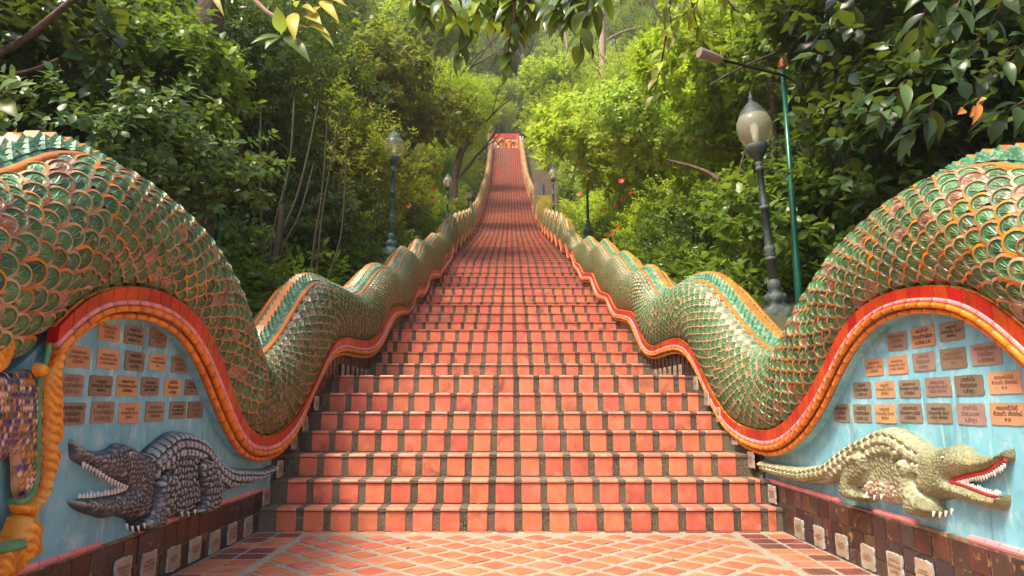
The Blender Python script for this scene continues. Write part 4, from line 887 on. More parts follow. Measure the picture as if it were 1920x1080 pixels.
# ------------------------------------------------------------------ temple gate and walls above
YG = YTOP+2.2
def gp(x, y, Y=None): return atY(x, y, Y or YG)
gt = empty('temple_gate', (gp(946, 277).x, YG, ZTOP)); tag(gt, 'small pink wall with golden naga arches under red beam atop the stairs', 'gate')
def gbox(x0, y0, x1, y1, dy0, dy1, m_, nm):
    a, b = gp(x0, y1), gp(x1, y0); ob(nm, MB().box((a.x, YG+dy0, a.z), (b.x, YG+dy1, b.z)).mesh(nm, m_), gt)
gbox(916, 254, 976, 282, .6, 1.0, M['white'], 'wall'); gbox(917, 247, 974, 255.5, .5, 1.2, M['redpaint'], 'roof_beam'); gbox(930, 258.6, 948, 260.2, .5, .59, M['black'], 'sign_board')
gbox(968.5, 254, 972, 278, .1, .5, M['orange'], 'pillar'); gbox(914, 250, 917, 279, .1, .5, M['white'], 'post'); gbox(974, 254, 977, 279, .1, .5, M['white'], 'post'); gbox(979, 255, 981, 279, .1, .4, M['white'], 'post')
for x0, x1, yt in ((922, 936, 263), (934, 948, 261), (948, 962, 264), (958, 968, 266)):
    c = (x0+x1)/2; ob('golden_arch', MB().tube([gp(c-(x1-x0)/2*math.cos(a), 278-(278-yt)*math.sin(a), YG+.3) for a in np.linspace(0, math.pi, 11)], .17, 7).mesh('golden_arch', M['gold'], True), gt)
ob('red_banner', MB().box((gp(951,278).x, YG, ZTOP), (gp(957,266).x, YG+.2, gp(951,266).z)).mesh('red_banner', M['orange']), gt)
# walls beside the upper right flight
yw = empty('yellow_retaining_wall', atY(1030, 400, 36)); tag(yw, 'mossy yellow stepped wall behind the small lamp right of the stairs', 'wall')
def wbox(par, x0, y0, x1, y1, Y, dep, m_, nm):
    a, b = atY(x0, y1, Y), atY(x1, y0, Y); ob(nm, MB().box((a.x, Y, a.z-1.5), (b.x, Y+dep, b.z)).mesh(nm, m_), par)
wbox(yw, 1008, 366, 1034, 402, 36.5, .5, M['yellow_wall'], 'upper_course'); wbox(yw, 1014, 384, 1052, 418, 35.5, .5, M['yellow_wall'], 'lower_course')
bw = empty('weathered_brick_wall', atY(1020, 360, 42)); tag(bw, 'brown weathered building wall behind the yellow wall upper right', 'wall')
wbox(bw, 1002, 318, 1044, 372, 42, .6, M['brick_wall'], 'wall_face'); wbox(bw, 1010, 342, 1018, 362, 41.9, .09, M['iron'], 'shutter'); wbox(bw, 1000, 372, 1044, 376, 41.4, .6, M['grout'], 'ledge')

# ------------------------------------------------------------------ trees and foliage
def leafset(nclump, per, lr, seed, broad=False, flat=.85, droop=.25, twig=.16, shell=.45):
    r = np.random.default_rng(seed)
    # lumpy crown: clumps gather round sub-centres
    sub = r.normal(size=(16, 3)); sub /= np.linalg.norm(sub, axis=1)[:, None]; sub *= r.uniform(.35, .72, (16, 1)); sub[:, 2] *= flat
    k = r.integers(0, 16, nclump); d = r.normal(size=(nclump, 3)); d /= np.linalg.norm(d, axis=1)[:, None]
    c = sub[k]+d*(r.uniform(shell, 1, (nclump, 1))**.6)*r.uniform(.30, .46, (16, 1))[k]; c[:, 2] *= flat
    outd = c/(np.linalg.norm(c, axis=1)[:, None]+1e-6)*.6+d*.7+np.array([0,0,.25]); outd /= np.linalg.norm(outd, axis=1)[:, None]
    n = nclump*per; ci = np.repeat(np.arange(nclump), per); t = np.tile(np.linspace(0, 1, per), nclump)
    ang = np.tile(np.arange(per)*2.4, nclump)+r.uniform(0, 6, nclump)[ci]
    o = outd[ci]; a = np.cross(o, [0,0,1.]); a /= np.linalg.norm(a, axis=1)[:, None]+1e-6; b = np.cross(a, o)
    side = a*np.cos(ang)[:, None]+b*np.sin(ang)[:, None]
    base = c[ci]+o*(t*twig)[:, None]
    dr = side*.95+o*(.15+.75*t)[:, None]-np.array([0,0,1.])*droop+r.normal(size=(n, 3))*.18; dr /= np.linalg.norm(dr, axis=1)[:, None]
    up = o*.5+np.array([0,0,.8])+r.normal(size=(n, 3))*.28; wv = np.cross(dr, up); wv /= np.linalg.norm(wv, axis=1)[:, None]+1e-6; nn = np.cross(wv, dr)
    L = (lr*r.uniform(.65, 1.2, n))[:, None]; W = L*r.uniform(.20, .27, n)[:, None]*(1.15 if broad else 1.0)
    return base, dr, wv, nn, L, W
def crown_mesh(name, nclump, per, lr, seed, broad=False, **k):
    base, dr, wv, nn, L, W = leafset(nclump, per, lr, seed, broad, **k); n = len(base)
    if broad:
        pts = [base, base+dr*L*.3-nn*L*.03, base+dr*L*.68-nn*L*.03, base+dr*L-nn*L*.14, base+dr*L*.26+wv*W*.85+nn*L*.03, base+dr*L*.62+wv*W+nn*L*.02, base+dr*L*.26-wv*W*.85+nn*L*.03, base+dr*L*.62-wv*W+nn*L*.02]
        loc = np.array([(0,4,1,1),(1,4,5,2),(2,5,3,3),(0,1,6,6),(1,2,7,6),(2,3,7,7)])
        V = np.stack(pts, 1).reshape(-1, 3); o = (np.arange(n)*8)[:, None]
        tris = np.array([(0,4,1),(1,4,5),(1,5,2),(2,5,3),(0,1,6),(1,7,6),(1,2,7),(2,3,7)])
        Fs_ = (o[:, :, None]+tris[None]).reshape(-1, 3)
    else:
        pts = [base, base+dr*L-nn*L*.10, base+dr*L*.45+wv*W+nn*L*.03, base+dr*L*.45-wv*W+nn*L*.03, base+dr*L*.45-nn*L*.02]
        V = np.stack(pts, 1).reshape(-1, 3); o = (np.arange(n)*5)[:, None]
        tris = np.array([(0,2,4),(4,2,1),(0,4,3),(4,1,3)]); Fs_ = (o[:, :, None]+tris[None]).reshape(-1, 3)
    return me_np(name, V, Fs_, [LM['mid']])
CM = {'b1': crown_mesh('broad_crown', 420, 9, .125, 1, True, droop=.35), 'b2': crown_mesh('broad_crown', 420, 9, .125, 2, True, droop=.2),
      'b3': crown_mesh('broad_crown', 900, 9, .075, 5, True, droop=.3, twig=.1), 'f1': crown_mesh('fine_crown', 1300, 9, .058, 3, twig=.10), 'f2': crown_mesh('fine_crown', 1300, 9, .058, 4, twig=.10), 'f3': crown_mesh('fine_crown', 2500, 10, .044, 6, twig=.07)}
def trunk_mesh(name, seed, h=1.0, r0=.035, m_=None, lean=.12):
    rr = random.Random(seed); mb = MB()
    def limb(p, d, L, r, depth):
        pts = [Vector(p)]; rad = [r]; n = 6
        for q in range(n):
            d = (d+Vector((rr.uniform(-.2,.2), rr.uniform(-.2,.2), rr.uniform(-.03,.14)))).normalized(); pts.append(pts[-1]+d*L/n); rad.append(r*(1-.62*(q+1)/n))
        mb.tube(pts, rad, 8 if depth == 0 else 5)
        if depth < 3:
            for q in range(3 if depth else 5):
                k = rr.randint(3, n); a = rr.uniform(0, 6.28); nd = (d*.5+Vector((math.cos(a), math.sin(a), .45))).normalized(); limb(pts[k], nd, L*rr.uniform(.45,.6), rad[k]*.6, depth+1)
    limb((0,0,-.15), Vector((lean*rr.uniform(-1,1), lean*rr.uniform(-1,1), 1)).normalized(), h, r0, 0)
    return mb.mesh(name, m_ or M['bark'], True)
TM = [trunk_mesh('trunk', 11), trunk_mesh('trunk', 12), trunk_mesh('trunk', 13)]
def foliage(name, label, cat, x, y, z, r, crown, lm, group=None, trunk=None, zr=None, gz=None, kindless=True):
    gz = ground_z(x, y) if gz is None else gz
    root = empty(name, (x, y, gz)); tag(root, label, cat, group)
    c = bpy.data.objects.new('crown', CM[crown]); COL.objects.link(c); c.parent = root; c.location = (0, 0, z-gz); c.scale = (r, r, zr or r*.9); c.rotation_euler = (random.uniform(-.2,.2), random.uniform(-.2,.2), random.uniform(0, 6.28))
    c.material_slots[0].link = 'OBJECT'; c.material_slots[0].material = LM[lm]
    if cat == 'shrub': return root
    hgt = z-gz+r*.45; t = bpy.data.objects.new('trunk', TM[trunk if trunk is not None else random.randrange(3)]); COL.objects.link(t); t.parent = root; s_ = max(.5, hgt)
    t.scale = (s_*.9, s_*.9, s_); t.rotation_euler = (0, 0, random.uniform(0, 6.28)); t.material_slots[0].link = 'OBJECT'; t.material_slots[0].material = M['bark']
    return root
R = random.uniform
GL = 'leafy shrubs crowding the left edge of the stairs'; GR = 'leafy shrubs crowding the right edge of the stairs'
LBL = {('s',-1): 'dense leafy shrub in the hedge crowding the left edge of the stairs', ('s',1): 'dense leafy shrub in the bright hedge crowding the right edge of the stairs',
       ('t',-1): 'dark leafy tree in the forest wall left of the stairs', ('t',1): 'leafy tree in the forest wall right of the stairs',
       ('c',-1): 'high canopy tree spreading over the slope on the left', ('c',1): 'high canopy tree spreading over the slope on the right', ('h',0): 'pale hazy tree on the hillside above the temple gate'}
def auto(kind, sg, *a, **k):
    nm = {'s': 'shrub', 't': 'forest_tree', 'c': 'canopy_tree', 'h': 'hillside_tree'}[kind]
    y_ = a[1]; side = 'left' if sg < 0 else 'right'
    zone = 'lower flights' if y_ < 15 else 'middle flights' if y_ < 26 else 'long upper flight' if y_ < 45 else 'highest flight'
    lb = {'s': ('low ' if a[3] < 1.55*(1+.008*y_) else 'tall ')+{'dark':'dark','mid':'green','olive':'olive','bright':'yellow green','pale':'pale green'}[a[5]]+' shrub beside the '+zone+' on the '+side,
          't': {'dark':'dark','mid':'green','olive':'olive','bright':'yellow green','pale':'pale green'}[a[5]]+' forest tree behind the hedge along the '+zone+' on the '+side,
          'c': ('towering' if abs(a[0]) > 13.5 else 'high')+' canopy tree over the slope level with the '+zone+' on the '+side,
          'h': 'hazy tree on the hillside above the gate, '+('left of' if a[0] < -6 else 'right of' if a[0] > 6 else 'right behind')+' it, '+('near the crest' if y_ > 105 else 'lower down')}[kind]
    return foliage(nm, lb, 'shrub' if kind == 's' else 'tree', *a, group={'s': GL if sg < 0 else GR, 't': 'forest trees '+('left' if sg < 0 else 'right')+' of the stairs', 'c': 'canopy trees on the '+('left' if sg < 0 else 'right')+' slope', 'h': 'trees on the hillside above the gate'}[kind], **k)
hib = []
for sg in (-1, 1):
    y = 9.5
    while y < 72:                                    # hedge hugging the stairs
        r = R(.95, 1.35)*(1+.010*y); x = sg*(2.55+r*.98+R(0,.3)) if y > 12 else sg*(3.1+r)
        if sg > 0 and 31 < y < 45: x += 1.3
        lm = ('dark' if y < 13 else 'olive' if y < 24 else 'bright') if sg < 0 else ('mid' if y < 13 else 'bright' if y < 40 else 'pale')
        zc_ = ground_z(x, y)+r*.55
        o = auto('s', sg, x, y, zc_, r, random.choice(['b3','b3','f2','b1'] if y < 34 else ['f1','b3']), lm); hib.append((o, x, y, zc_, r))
        y += r*1.15
    y = 10.5
    while y < 72:                                    # taller second row of the hedge
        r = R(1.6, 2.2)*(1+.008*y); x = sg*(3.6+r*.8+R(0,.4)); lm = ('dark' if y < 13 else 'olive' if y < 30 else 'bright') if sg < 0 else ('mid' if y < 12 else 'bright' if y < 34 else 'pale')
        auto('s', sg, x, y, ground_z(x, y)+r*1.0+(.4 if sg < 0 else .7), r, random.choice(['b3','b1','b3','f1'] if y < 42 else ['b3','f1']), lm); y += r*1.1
    y = 9
    while y < 74:                                    # forest wall
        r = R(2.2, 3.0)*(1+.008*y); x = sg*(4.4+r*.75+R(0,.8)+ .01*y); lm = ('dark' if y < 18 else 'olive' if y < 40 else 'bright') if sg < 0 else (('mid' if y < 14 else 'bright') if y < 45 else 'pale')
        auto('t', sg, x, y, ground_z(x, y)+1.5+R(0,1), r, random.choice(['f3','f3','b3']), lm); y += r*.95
    y = 10
    while y < 74:
        r = R(3.2, 4.4); x = sg*(9+R(0,2)); lm = ('dark' if y < 30 else 'mid') if sg < 0 else ('mid' if y < 20 else 'bright')
        auto('c', sg, x, y, ground_z(x, y)+R(5,7), r, random.choice(['f3','f2']), lm); y += r*1.05
        x = sg*(15+R(0,3)); auto('c', sg, x, y-2, ground_z(x, y)+R(7,11), r*1.3, 'f3', 'dark' if sg < 0 and y < 40 else 'mid')
for k in range(44):                                  # hillside above the gate
    x = R(-24, 22); y = R(78, 100); auto('h', 0, x, y, ground_z(x, y)+R(0,9), R(3.5,6), 'f3', random.choice(['pale','bright','bright']))
for k in range(22): x = -24+k*2.3+R(-1,1); auto('h', 0, x, 112+R(-3,8), ground_z(x,116)+R(2,26), R(6,9), 'f1' if k % 2 else 'f3', 'bright')
for x, y, dz, r_ in ((-4,79,3,2.6),(-1,80,3.5,2.6),(2.5,79,3,2.6),(-2.5,84,6,3.6),(2.5,85,6,3.6),(6,82,5,3.4),(-7,83,5,3.4)): auto('h', 0, x, y, ground_z(x, y)+dz-1.2, r_, 'f3', 'bright')
def undergrowth(name, sg, n, ylo, yhi, xlo, xhi, lm, lr):
    rg = np.random.default_rng(int(ylo*10)+sg+2); pos = []; ex_ = 1.0 if xlo < 0 else 1.3
    for _ in range(n):
        y = ylo+(yhi-ylo)*rg.random(); x = sg*(xlo+(xhi-xlo)*rg.random()**ex_); (pos.append((x, y, ground_z(x, y)+.55*rg.random()**1.5)) if not (abs(x-2.95) < .75 and abs(y-7.2) < 1.3) else None)
    c = np.array(pos); per = 10; base = np.repeat(c, per, 0); N_ = len(base); ang = rg.uniform(0, 6.28, N_); el = rg.uniform(-.1, 1.0, N_)
    dr = np.c_[np.cos(ang)*np.cos(el), np.sin(ang)*np.cos(el), np.sin(el)]; base = base+dr*rg.uniform(0, .25, (N_,1)); up = np.tile([0,0,1.], (N_,1))+rg.normal(size=(N_,3))*.3
    wv = np.cross(dr, up); wv /= np.linalg.norm(wv, axis=1)[:, None]+1e-6; nn = np.cross(wv, dr); L = (lr*(1+base[:,1]*.02)*rg.uniform(.6, 1.2, N_))[:, None]; W = L*.26
    V = np.stack([base, base+dr*L-nn*L*.15, base+dr*L*.45+wv*W+nn*L*.03, base+dr*L*.45-wv*W+nn*L*.03, base+dr*L*.45], 1).reshape(-1, 3)
    Fs_ = ((np.arange(N_)*5)[:, None, None]+np.array([(0,2,4),(4,2,1),(0,4,3),(4,1,3)])[None]).reshape(-1, 3)
    o = ob(name, me_np(name, V, Fs_, [LM[lm]])); tag(o, None, None, None, 'stuff'); return o
tag(undergrowth('undergrowth', -1, 3600, 6.2, 30, 2.7, 11, 'mid', .13), 'leafy ground cover on the slope left of the stairs', 'ground cover')
tag(undergrowth('undergrowth', 1, 3600, 6.6, 30, 2.75, 11, 'mid', .13), 'leafy ground cover on the slope right of the stairs', 'ground cover')
tag(undergrowth('undergrowth', -1, 3600, 30, 100, 2.7, 24, 'olive', .16), 'olive ground cover on the upper left slope', 'ground cover')
tag(undergrowth('undergrowth', 1, 3600, 30, 100, 2.7, 24, 'bright', .16), 'bright ground cover on the upper right slope', 'ground cover')
tag(undergrowth('undergrowth', 1, 5200, 74, 146, -34, 34, 'bright', .34), 'bright ground cover on the hillside above the gate', 'ground cover')
# individually recognisable trees
def own(name, label, cat, spec, group=None):
    x, y, z, r, cr_n, lm = spec[:6]; return foliage(name, label, cat, x, y, z, r, cr_n, lm, group, *(spec[6:] if len(spec) > 6 else ()))
own('broadleaf_shrub', 'broad leaved shrub with pale highlights directly above the left naga hump', 'shrub', (atY(230,290,6.3).x, 6.3, atY(230,290,6.3).z, 1.35, 'b3', 'grey'))
own('broadleaf_shrub', 'leafy shrub overhanging the thick trunk at left', 'shrub', (atY(310,150,7.2).x, 7.2, atY(310,150,7.2).z, 1.05, 'b2', 'mid'))
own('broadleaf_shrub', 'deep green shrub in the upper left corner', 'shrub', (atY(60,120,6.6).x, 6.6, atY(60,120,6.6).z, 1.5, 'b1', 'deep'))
own('dark_tree', 'dark small leaved tree filling the upper left middle', 'tree', (atY(480,160,11).x, 11, atY(480,160,11).z, 2.5, 'f3', 'dark'))
own('dark_tree', 'shadowy small leaved tree standing behind the left lamp', 'tree', (atY(640,330,15.5).x, 15.5, atY(640,330,15.5).z, 2.1, 'f1', 'olive'))
own('dark_tree', 'dim undergrowth tree behind the slender stems on the left', 'tree', (atY(520,420,12).x, 12, atY(520,420,12).z, 2.0, 'f1', 'dark'))
own('golden_tree', 'warm golden green tree glowing above the left hedge', 'tree', (atY(760,150,20).x, 20, atY(760,150,20).z, 2.9, 'b3', 'olive'))
own('golden_tree', 'yellow green tree leaning over the upper flight from the left', 'tree', (atY(850,200,34).x, 34, atY(850,200,34).z, 3.0, 'f3', 'bright'))
own('arching_tree', 'sunlit tree arching in from the left above the gate', 'tree', (atY(862,170,54).x, 54, atY(862,170,54).z, 3.4, 'b3', 'bright'))
own('arching_tree', 'sunlit tree arching in from the right above the gate', 'tree', (atY(1040,150,52).x, 52, atY(1040,150,52).z, 3.4, 'b3', 'bright'))
own('arching_tree', 'pale luminous tree crown behind the hanging leaves at top centre', 'tree', (atY(950,60,88).x, 88, atY(950,60,88).z, 6.0, 'f1', 'pale'))
own('arching_tree', 'luminous tree crown at the top edge left of the hanging leaves', 'tree', (atY(800,60,44).x, 44, atY(800,60,44).z, 4.0, 'b3', 'bright'))
own('bright_shrub', 'glowing yellow green shrub mass right of the upper flight', 'shrub', (atY(1140,250,20).x, 20, atY(1140,250,20).z, 2.3, 'b1', 'bright'))
own('bright_shrub', 'pale round leaved shrub above the hidden globe lamp', 'shrub', (atY(1240,215,14).x, 14, atY(1240,215,14).z, 1.8, 'b3', 'pale'))
own('bright_shrub', 'yellow lit shrub bordering the top flight on the right', 'shrub', (atY(1060,220,34).x, 34, atY(1060,220,34).z, 2.7, 'f1', 'bright'))
own('climber_shrub', 'leafy climber hanging behind the green pole at right', 'shrub', (atY(1570,400,9).x, 9, atY(1570,400,9).z, 1.5, 'b1', 'mid'))
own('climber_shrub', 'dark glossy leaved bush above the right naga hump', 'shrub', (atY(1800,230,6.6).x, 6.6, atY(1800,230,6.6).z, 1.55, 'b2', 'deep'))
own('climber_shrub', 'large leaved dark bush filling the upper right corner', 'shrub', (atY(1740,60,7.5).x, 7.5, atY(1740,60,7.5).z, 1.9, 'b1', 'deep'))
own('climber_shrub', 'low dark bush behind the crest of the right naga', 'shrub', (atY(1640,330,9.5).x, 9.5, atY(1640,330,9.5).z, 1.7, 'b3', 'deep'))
own('overhead_tree', 'leafy tree top above the large lamp at right', 'tree', (atY(1400,60,12).x, 12, atY(1400,60,12).z, 2.3, 'b3', 'bright'))
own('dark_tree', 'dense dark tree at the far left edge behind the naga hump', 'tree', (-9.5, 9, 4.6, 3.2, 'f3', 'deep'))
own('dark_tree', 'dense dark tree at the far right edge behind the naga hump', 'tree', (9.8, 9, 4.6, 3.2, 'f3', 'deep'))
own('dark_tree', 'dark bush below the climber beside the large lamp', 'shrub', (atY(1350,470,13).x, 13, atY(1350,470,13).z, 1.7, 'f1', 'dark'))
# trunks
def limb_tree(name, label, segs, Y, m_, twigs=True):
    root = empty(name, atY(*segs[0][0][:2], Y)); tag(root, label, 'tree')
    for k, (*pts, r0, r1) in enumerate(segs):
        P = [atY(p[0], p[1], Y+(p[2] if len(p) > 2 else 0)) for p in pts]; Q_ = [Vector(p) for p in P]
        for _ in range(2):
            N_ = [Q_[0]]
            for a, b in zip(Q_, Q_[1:]): N_ += [a*.7+b*.3, a*.3+b*.7]
            Q_ = N_+[Q_[-1]]
        mb = MB(); mb.tube(Q_, list(np.linspace(r0, r1, len(Q_))), 8); ob('trunk' if k == 0 else 'branch', mb.mesh('limb', m_, True), root)
    return root
limb_tree('forked_tree', 'slender reddish forked tree behind the large lamp', [((1405,640),(1398,540),(1382,430),(1381,400), .10,.075),((1381,402),(1360,350),(1330,320,.3),(1250,300,.8), .055,.02),((1381,400),(1420,375),(1445,330),(1455,250),(1440,120),(1433,20), .065,.035),((1379,398),(1382,330),(1400,275), .03,.012)], 10.5, M['bark_red'])
limb_tree('thick_trunk_tree', 'thick dark brown tree trunk beside the slim green pole', [((372,520),(368,420),(366,340),(372,200),(392,60),(400,-40), .24,.16),((372,260),(330,180),(300,60), .09,.04)], 8.2, M['bark'])
limb_tree('slender_stem_tree', 'cluster of slender stems rising behind the left naga', [((497,560),(515,490),(525,440),(530,380), .06,.035),((500,540),(508,460),(522,390),(545,320),(552,180), .024,.014),((493,560),(492,460),(486,320),(490,180), .022,.014),((525,440),(545,400),(566,345),(600,180), .022,.012),((515,500),(540,440),(562,410),(590,300), .016,.01)], 8.6, M['stem'])
limb_tree('thin_sapling', 'thin pale saplings between the slender stems and the left lamp', [((580,545),(590,440),(605,370),(615,200), .018,.010),((592,545),(600,430),(612,350),(640,200), .014,.010),((612,530),(630,480),(645,420),(650,250), .014,.010)], 9.6, M['stem'])
limb_tree('left_corner_branch_tree', 'bare curved limb crossing the upper left corner', [((-40,120),(40,80),(75,50),(160,-20), .035,.025),((20,140),(70,130),(110,110), .02,.01)], 5.5, M['bark_red'])
limb_tree('pale_trunk_tree', 'pale straight trunk high above the right hedge', [((1131,260),(1130,60),(1126,-30), .34,.26),((1085,240),(1060,60),(1050,10), .14,.1),((1131,80),(1160,60),(1200,50), .1,.05)], 58, M['bark_pale'])
limb_tree('overhead_limb_tree', 'long bare limb slanting across the upper right', [((1500,92),(1560,60),(1620,30),(1700,-20), .05,.07),((1470,80),(1530,100),(1600,118), .03,.02),((1480,90),(1400,120),(1330,160), .02,.01)], 8.5, M['bark'])
# hibiscus flowers on the hedges
fmesh = MB()
for q in range(5):
    a = q*2*math.pi/5; c, s_ = math.cos(a), math.sin(a); fmesh.add([(0,0,0),(c*.6-s_*.35,s_*.6+c*.35,.25),(c,s_,.30),(c*.6+s_*.35,s_*.6-c*.35,.25)], [(0,1,2,3)])
fmesh = fmesh.mesh('flower', M['flower'])
for xi, yi, Y in [(817,312,24),(813,354,23),(810,372,23),(766,386,19),(1087,365,26),(1150,385,20),(1163,375,20),(1146,438,19),(1157,427,19),(1180,360,18),(1165,340,18),(1130,395,22),(1010,448,28)]:
    best = min(hib, key=lambda h: abs(h[2]-Y)+(0 if (xi < 957) == (h[1] < 0) else 99)); o = best[0]
    Y2 = best[2]-best[4]*.85; p = atY(xi, yi, Y2)
    f = bpy.data.objects.new('flower', fmesh); COL.objects.link(f); f.parent = o; f.location = p-Vector(o.location); s_ = .075*Y2/20+.02; f.scale = (s_, s_, s_); f.rotation_euler = (math.pi/2+R(-.5,.3), 0, R(-.6,.6))
# near sprigs with large single leaves
def big_leaf(p, t, wd, up, m_, par, cup=.1):
    d = t-p; L = d.length; d = d/L; wv = d.cross(up); wv = wv.normalized() if wv.length > 1e-4 else d.orthogonal().normalized(); nn = wv.cross(d); V = []; n = 8
    for q in range(n+1):
        s_ = q/n; w_ = wd*math.sin(math.pi*min(1, s_**.8))*.5*(1 if s_ < .98 else 0)+.001; c = p+d*L*s_+nn*(L*.10*math.sin(s_*3.1)); V += [c-wv*w_+nn*w_*cup*3, c, c+wv*w_+nn*w_*cup*3]
    Fs_ = [(q*3+k, q*3+k+1, q*3+k+4, q*3+k+3) for q in range(n) for k in (0, 1)]
    return ob('leaf', MB().add(V, Fs_).mesh('leaf', m_, True), par)
YL = leafmat('yellowed_leaf', (.55,.42,.03), (.62,.50,.05), (.40,.42,.05), .45, .4); LM['yellow'] = YL
sp = empty('overhanging_sprig', atY(530, 40, 3.2)); tag(sp, 'sprig of oval green and yellow leaves hanging at the upper left', 'branch')
ob('twig', MB().tube([atY(x, y, 3.2) for x, y in [(468,-30),(478,0),(500,22),(530,40),(560,48),(578,52)]], [.012,.012,.011,.009,.006,.004], 7).mesh('twig', M['bark_pale'], True), sp)
ob('twig', MB().tube([atY(x, y, 3.2) for x, y in [(505,25),(520,45),(529,66)]], [.008,.006,.004], 6).mesh('twig', M['bark_pale'], True), sp)
for x0, y0, x1, y1, wpx, c in [(529,62,519,12,28,'pale'),(527,68,470,82,14,'mid'),(527,70,497,92,22,'mid'),(532,70,582,118,26,'mid'),(548,50,556,76,0,'yellow'),(552,24,553,76,26,'yellow'),(575,45,602,12,22,'yellow'),(588,48,626,88,14,'pale'),(578,50,618,66,16,'yellow'),(575,28,603,46,26,'yellow'),(600,2,636,42,20,'yellow'),(565,12,590,24,14,'yellow'),(545,12,532,-15,18,'pale'),(600,-10,650,12,18,'yellow'),(555,14,562,2,14,'pale'),(395,-20,420,30,14,'yellow')]:
    if wpx: big_leaf(atY(x0,y0,3.2), atY(x1,y1,3.12), wpx/F*3.2, Vector((R(-.2,.2),-1,R(.3,.7))), LM[c], sp)
sp2 = empty('overhanging_sprig', atY(0, 180, 3.0)); tag(sp2, 'two or three big rounded leaves at the left picture edge', 'branch')
sp2['label'] = 'big rounded dark leaves poking in at the left edge'
ob('twig', MB().tube([atY(-60,200,3.), atY(-20,190,3.), atY(3,183,3.)], .006, 6).mesh('twig', M['stem'], True), sp2)
for x0, y0, x1, y1, wpx in [(0,185,70,157,24),(-5,180,38,150,30),(0,190,34,222,34),(-5,180,-10,130,26)]: big_leaf(atY(x0,y0,3.), atY(x1,y1,2.95), wpx/F*3, Vector((0,-1,.6)), LM['mid'], sp2)
def hanging(label, stems, Y, n, llen, wd, cols, spread=1.0):
    root = empty('hanging_branch', atY(*stems[0][0], Y)); tag(root, label, 'branch')
    for s_ in stems:
        P = [atY(x, y, Y+R(-.15,.15)) for x, y in s_]; ob('twig', MB().tube(P, list(np.linspace(.011,.004,len(P))), 6).mesh('twig', M['bark_red'], True), root)
        for k in range(n):
            t = k/(n-1); f = t*(len(P)-1); i = min(int(f), len(P)-2); p = P[i].lerp(P[i+1], f-i); d = (P[i+1]-P[i]).normalized(); a = k*2.4+R(-.4,.4)
            o = d.orthogonal().normalized(); o = Matrix.Rotation(a, 3, d) @ o; tip = p+(d*(.35+.5*t)+o*(.8-.35*t)*spread+Vector((0,-.1,-.35))).normalized()*llen*R(.75,1.15)
            big_leaf(p, tip, wd*R(.8,1.15), Vector((R(-.5,.5),-.6,R(.4,1))), LM[random.choice(cols)], root)
hanging('leafy branches hanging from the top edge over the stairs', [[(800,-30),(850,20),(870,70),(860,105)],[(905,-40),(900,10),(880,50)],[(960,-30),(965,30),(955,80),(948,120)],[(1000,-40),(1000,0),(990,40)],[(760,-30),(780,0),(800,25)],[(1020,-30),(985,10),(970,45)],[(850,-40),(830,0),(805,30)],[(930,-40),(935,0),(925,40)],[(980,-40),(970,-5),(955,25)]], 4.2, 16, .18, .066, ['bright','mid','dark','mid'])
hanging('dark broad leaves hanging from the top edge right of centre', [[(1110,-40),(1100,10),(1090,60),(1088,85)],[(1070,-40),(1055,-5),(1040,20)],[(1140,-40),(1120,0),(1108,30)],[(1085,-40),(1075,0),(1062,28)]], 3.8, 11, .19, .075, ['dark','deep','mid'])
hanging('shaded leaf sprays crossing the top edge above the large lamp', [[(1290,-30),(1300,20),(1310,60)],[(1250,60),(1240,120),(1225,180)],[(1330,-30),(1300,10),(1270,40)],[(1260,-30),(1255,20),(1262,70)],[(1350,-20),(1370,10),(1390,30)]], 5.5, 12, .15, .07, ['olive','mid','bright'])
hanging('large glossy dark leaves drooping in the upper right corner', [[(1900,-40),(1850,60),(1790,115)],[(1760,-60),(1740,10),(1720,60)],[(1940,60),(1880,120),(1830,150)],[(1850,-60),(1800,0),(1780,50)],[(1700,150),(1670,190),(1650,215)],[(1940,180),(1900,200),(1870,230)],[(1760,160),(1740,220),(1700,260)]], 4.6, 12, .24, .085, ['deep','deep','dark'])
of = empty('withered_leaf_spray', atY(1825, 210, 4.4)); tag(of, 'small spray of withered orange leaves in the dark right foliage', 'leaf')
for x0, y0, x1, y1 in [(1835,190,1822,235),(1835,192,1850,185),(1830,200,1818,220),(1808,205,1795,215)]: big_leaf(atY(x0,y0,4.3), atY(x1,y1,4.25), .05, Vector((.2,-1,.2)), M['flower_or'], of)
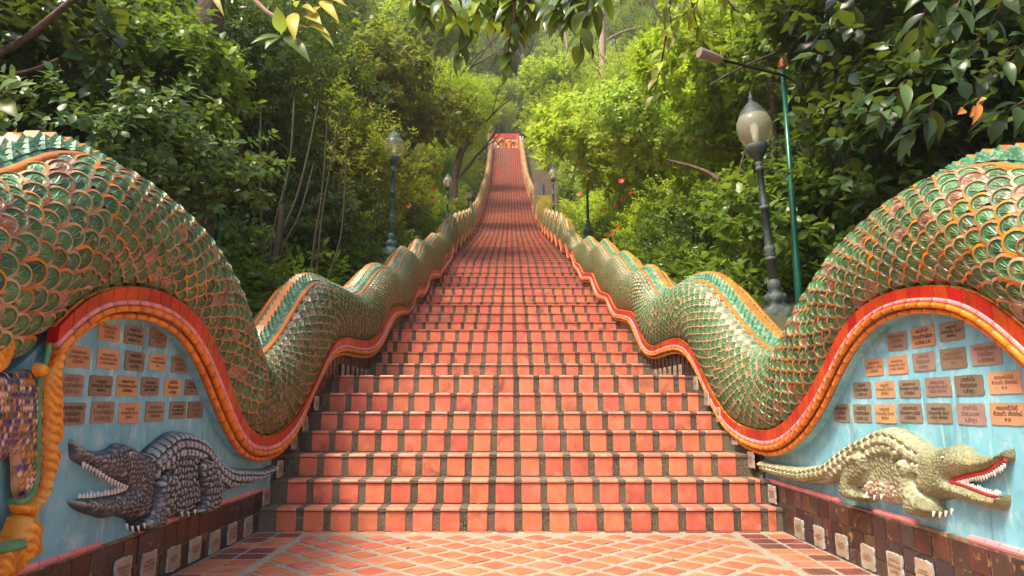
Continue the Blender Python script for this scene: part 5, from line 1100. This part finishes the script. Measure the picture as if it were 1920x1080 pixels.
# strap leaved plant between the humps
st_ = empty('strap_leaf_plant', atY(455, 600, 6.9)); tag(st_, 'arching strap leaved plant in the gap between the left naga humps', 'plant')
for k in range(22):
    a = R(0, 6.28); L = R(.25,.5); p = atY(458+R(-8,8), 606, 6.9); c = Vector((math.cos(a), math.sin(a), 0)); P = [p+c*L*t+Vector((0,0,L*(1.5*t-1.6*t*t))) for t in np.linspace(0, 1, 6)]; wv = c.cross(Vector((0,0,1)))*.014; V = []
    for q, pp in enumerate(P): V += [pp-wv*(1-q/6), pp+wv*(1-q/6)]
    ob('leaf', MB().add(V, [(q*2,q*2+1,q*2+3,q*2+2) for q in range(5)]).mesh('strap_leaf', LM['mid'], True), st_)

# air: pale even haze round the whole place
hz = bpy.data.materials.new('haze'); hz.use_nodes = True; hn = hz.node_tree; hn.nodes.remove(hn.nodes['Principled BSDF'])
pv_ = hn.nodes.new('ShaderNodeVolumePrincipled'); pv_.inputs['Color'].default_value = (1,.97,.88,1); pv_.inputs['Density'].default_value = .0009; pv_.inputs['Anisotropy'].default_value = .2
hn.links.new(pv_.outputs[0], hn.nodes['Material Output'].inputs['Volume'])
tag(ob('haze', MB().box((-76,-61,-1.6), (76,151,100)).mesh('haze', hz)), None, None, None, 'stuff')

# fallen leaves on the lower steps and pavement
for k, (xi, st_i, lbf) in enumerate([(893, 1, 'small yellow leaf lying on the first step near the middle'), (652, 3, 'small yellow leaf on the third step at left'), (1120, 2, 'curled brown leaf on the second step right of the middle'), (1040, 5, 'tiny dry leaf on the fifth step'), (760, 6, 'tiny yellow leaf on the sixth step')]):
    ys_, zs_ = STEPS[st_i-1]; X_ = (xi-957)/F*ys_; p = Vector((X_, ys_+.12, zs_+.010))
    o = big_leaf(p, p+Vector((.045, .02*(-1)**k, .006)), .022, Vector((0,.2,1)), M['mos_orange'] if k == 2 else LM['yellow'], None); o.name = 'fallen_leaf'; tag(o, lbf, 'leaf', 'fallen leaves on the steps')
for k, (x_, y_, lbf) in enumerate([(-.75, 5.1, 'brown curled leaf on the pavement left of centre'), (1.05, 4.7, 'dry leaf on the pavement right of centre')]):
    p = Vector((x_, y_, .012)); o = big_leaf(p, p+Vector((.05, .02, .008)), .025, Vector((.1,.2,1)), M['mos_orange'], None); o.name = 'fallen_leaf'; tag(o, lbf, 'leaf', 'fallen leaves on the pavement')
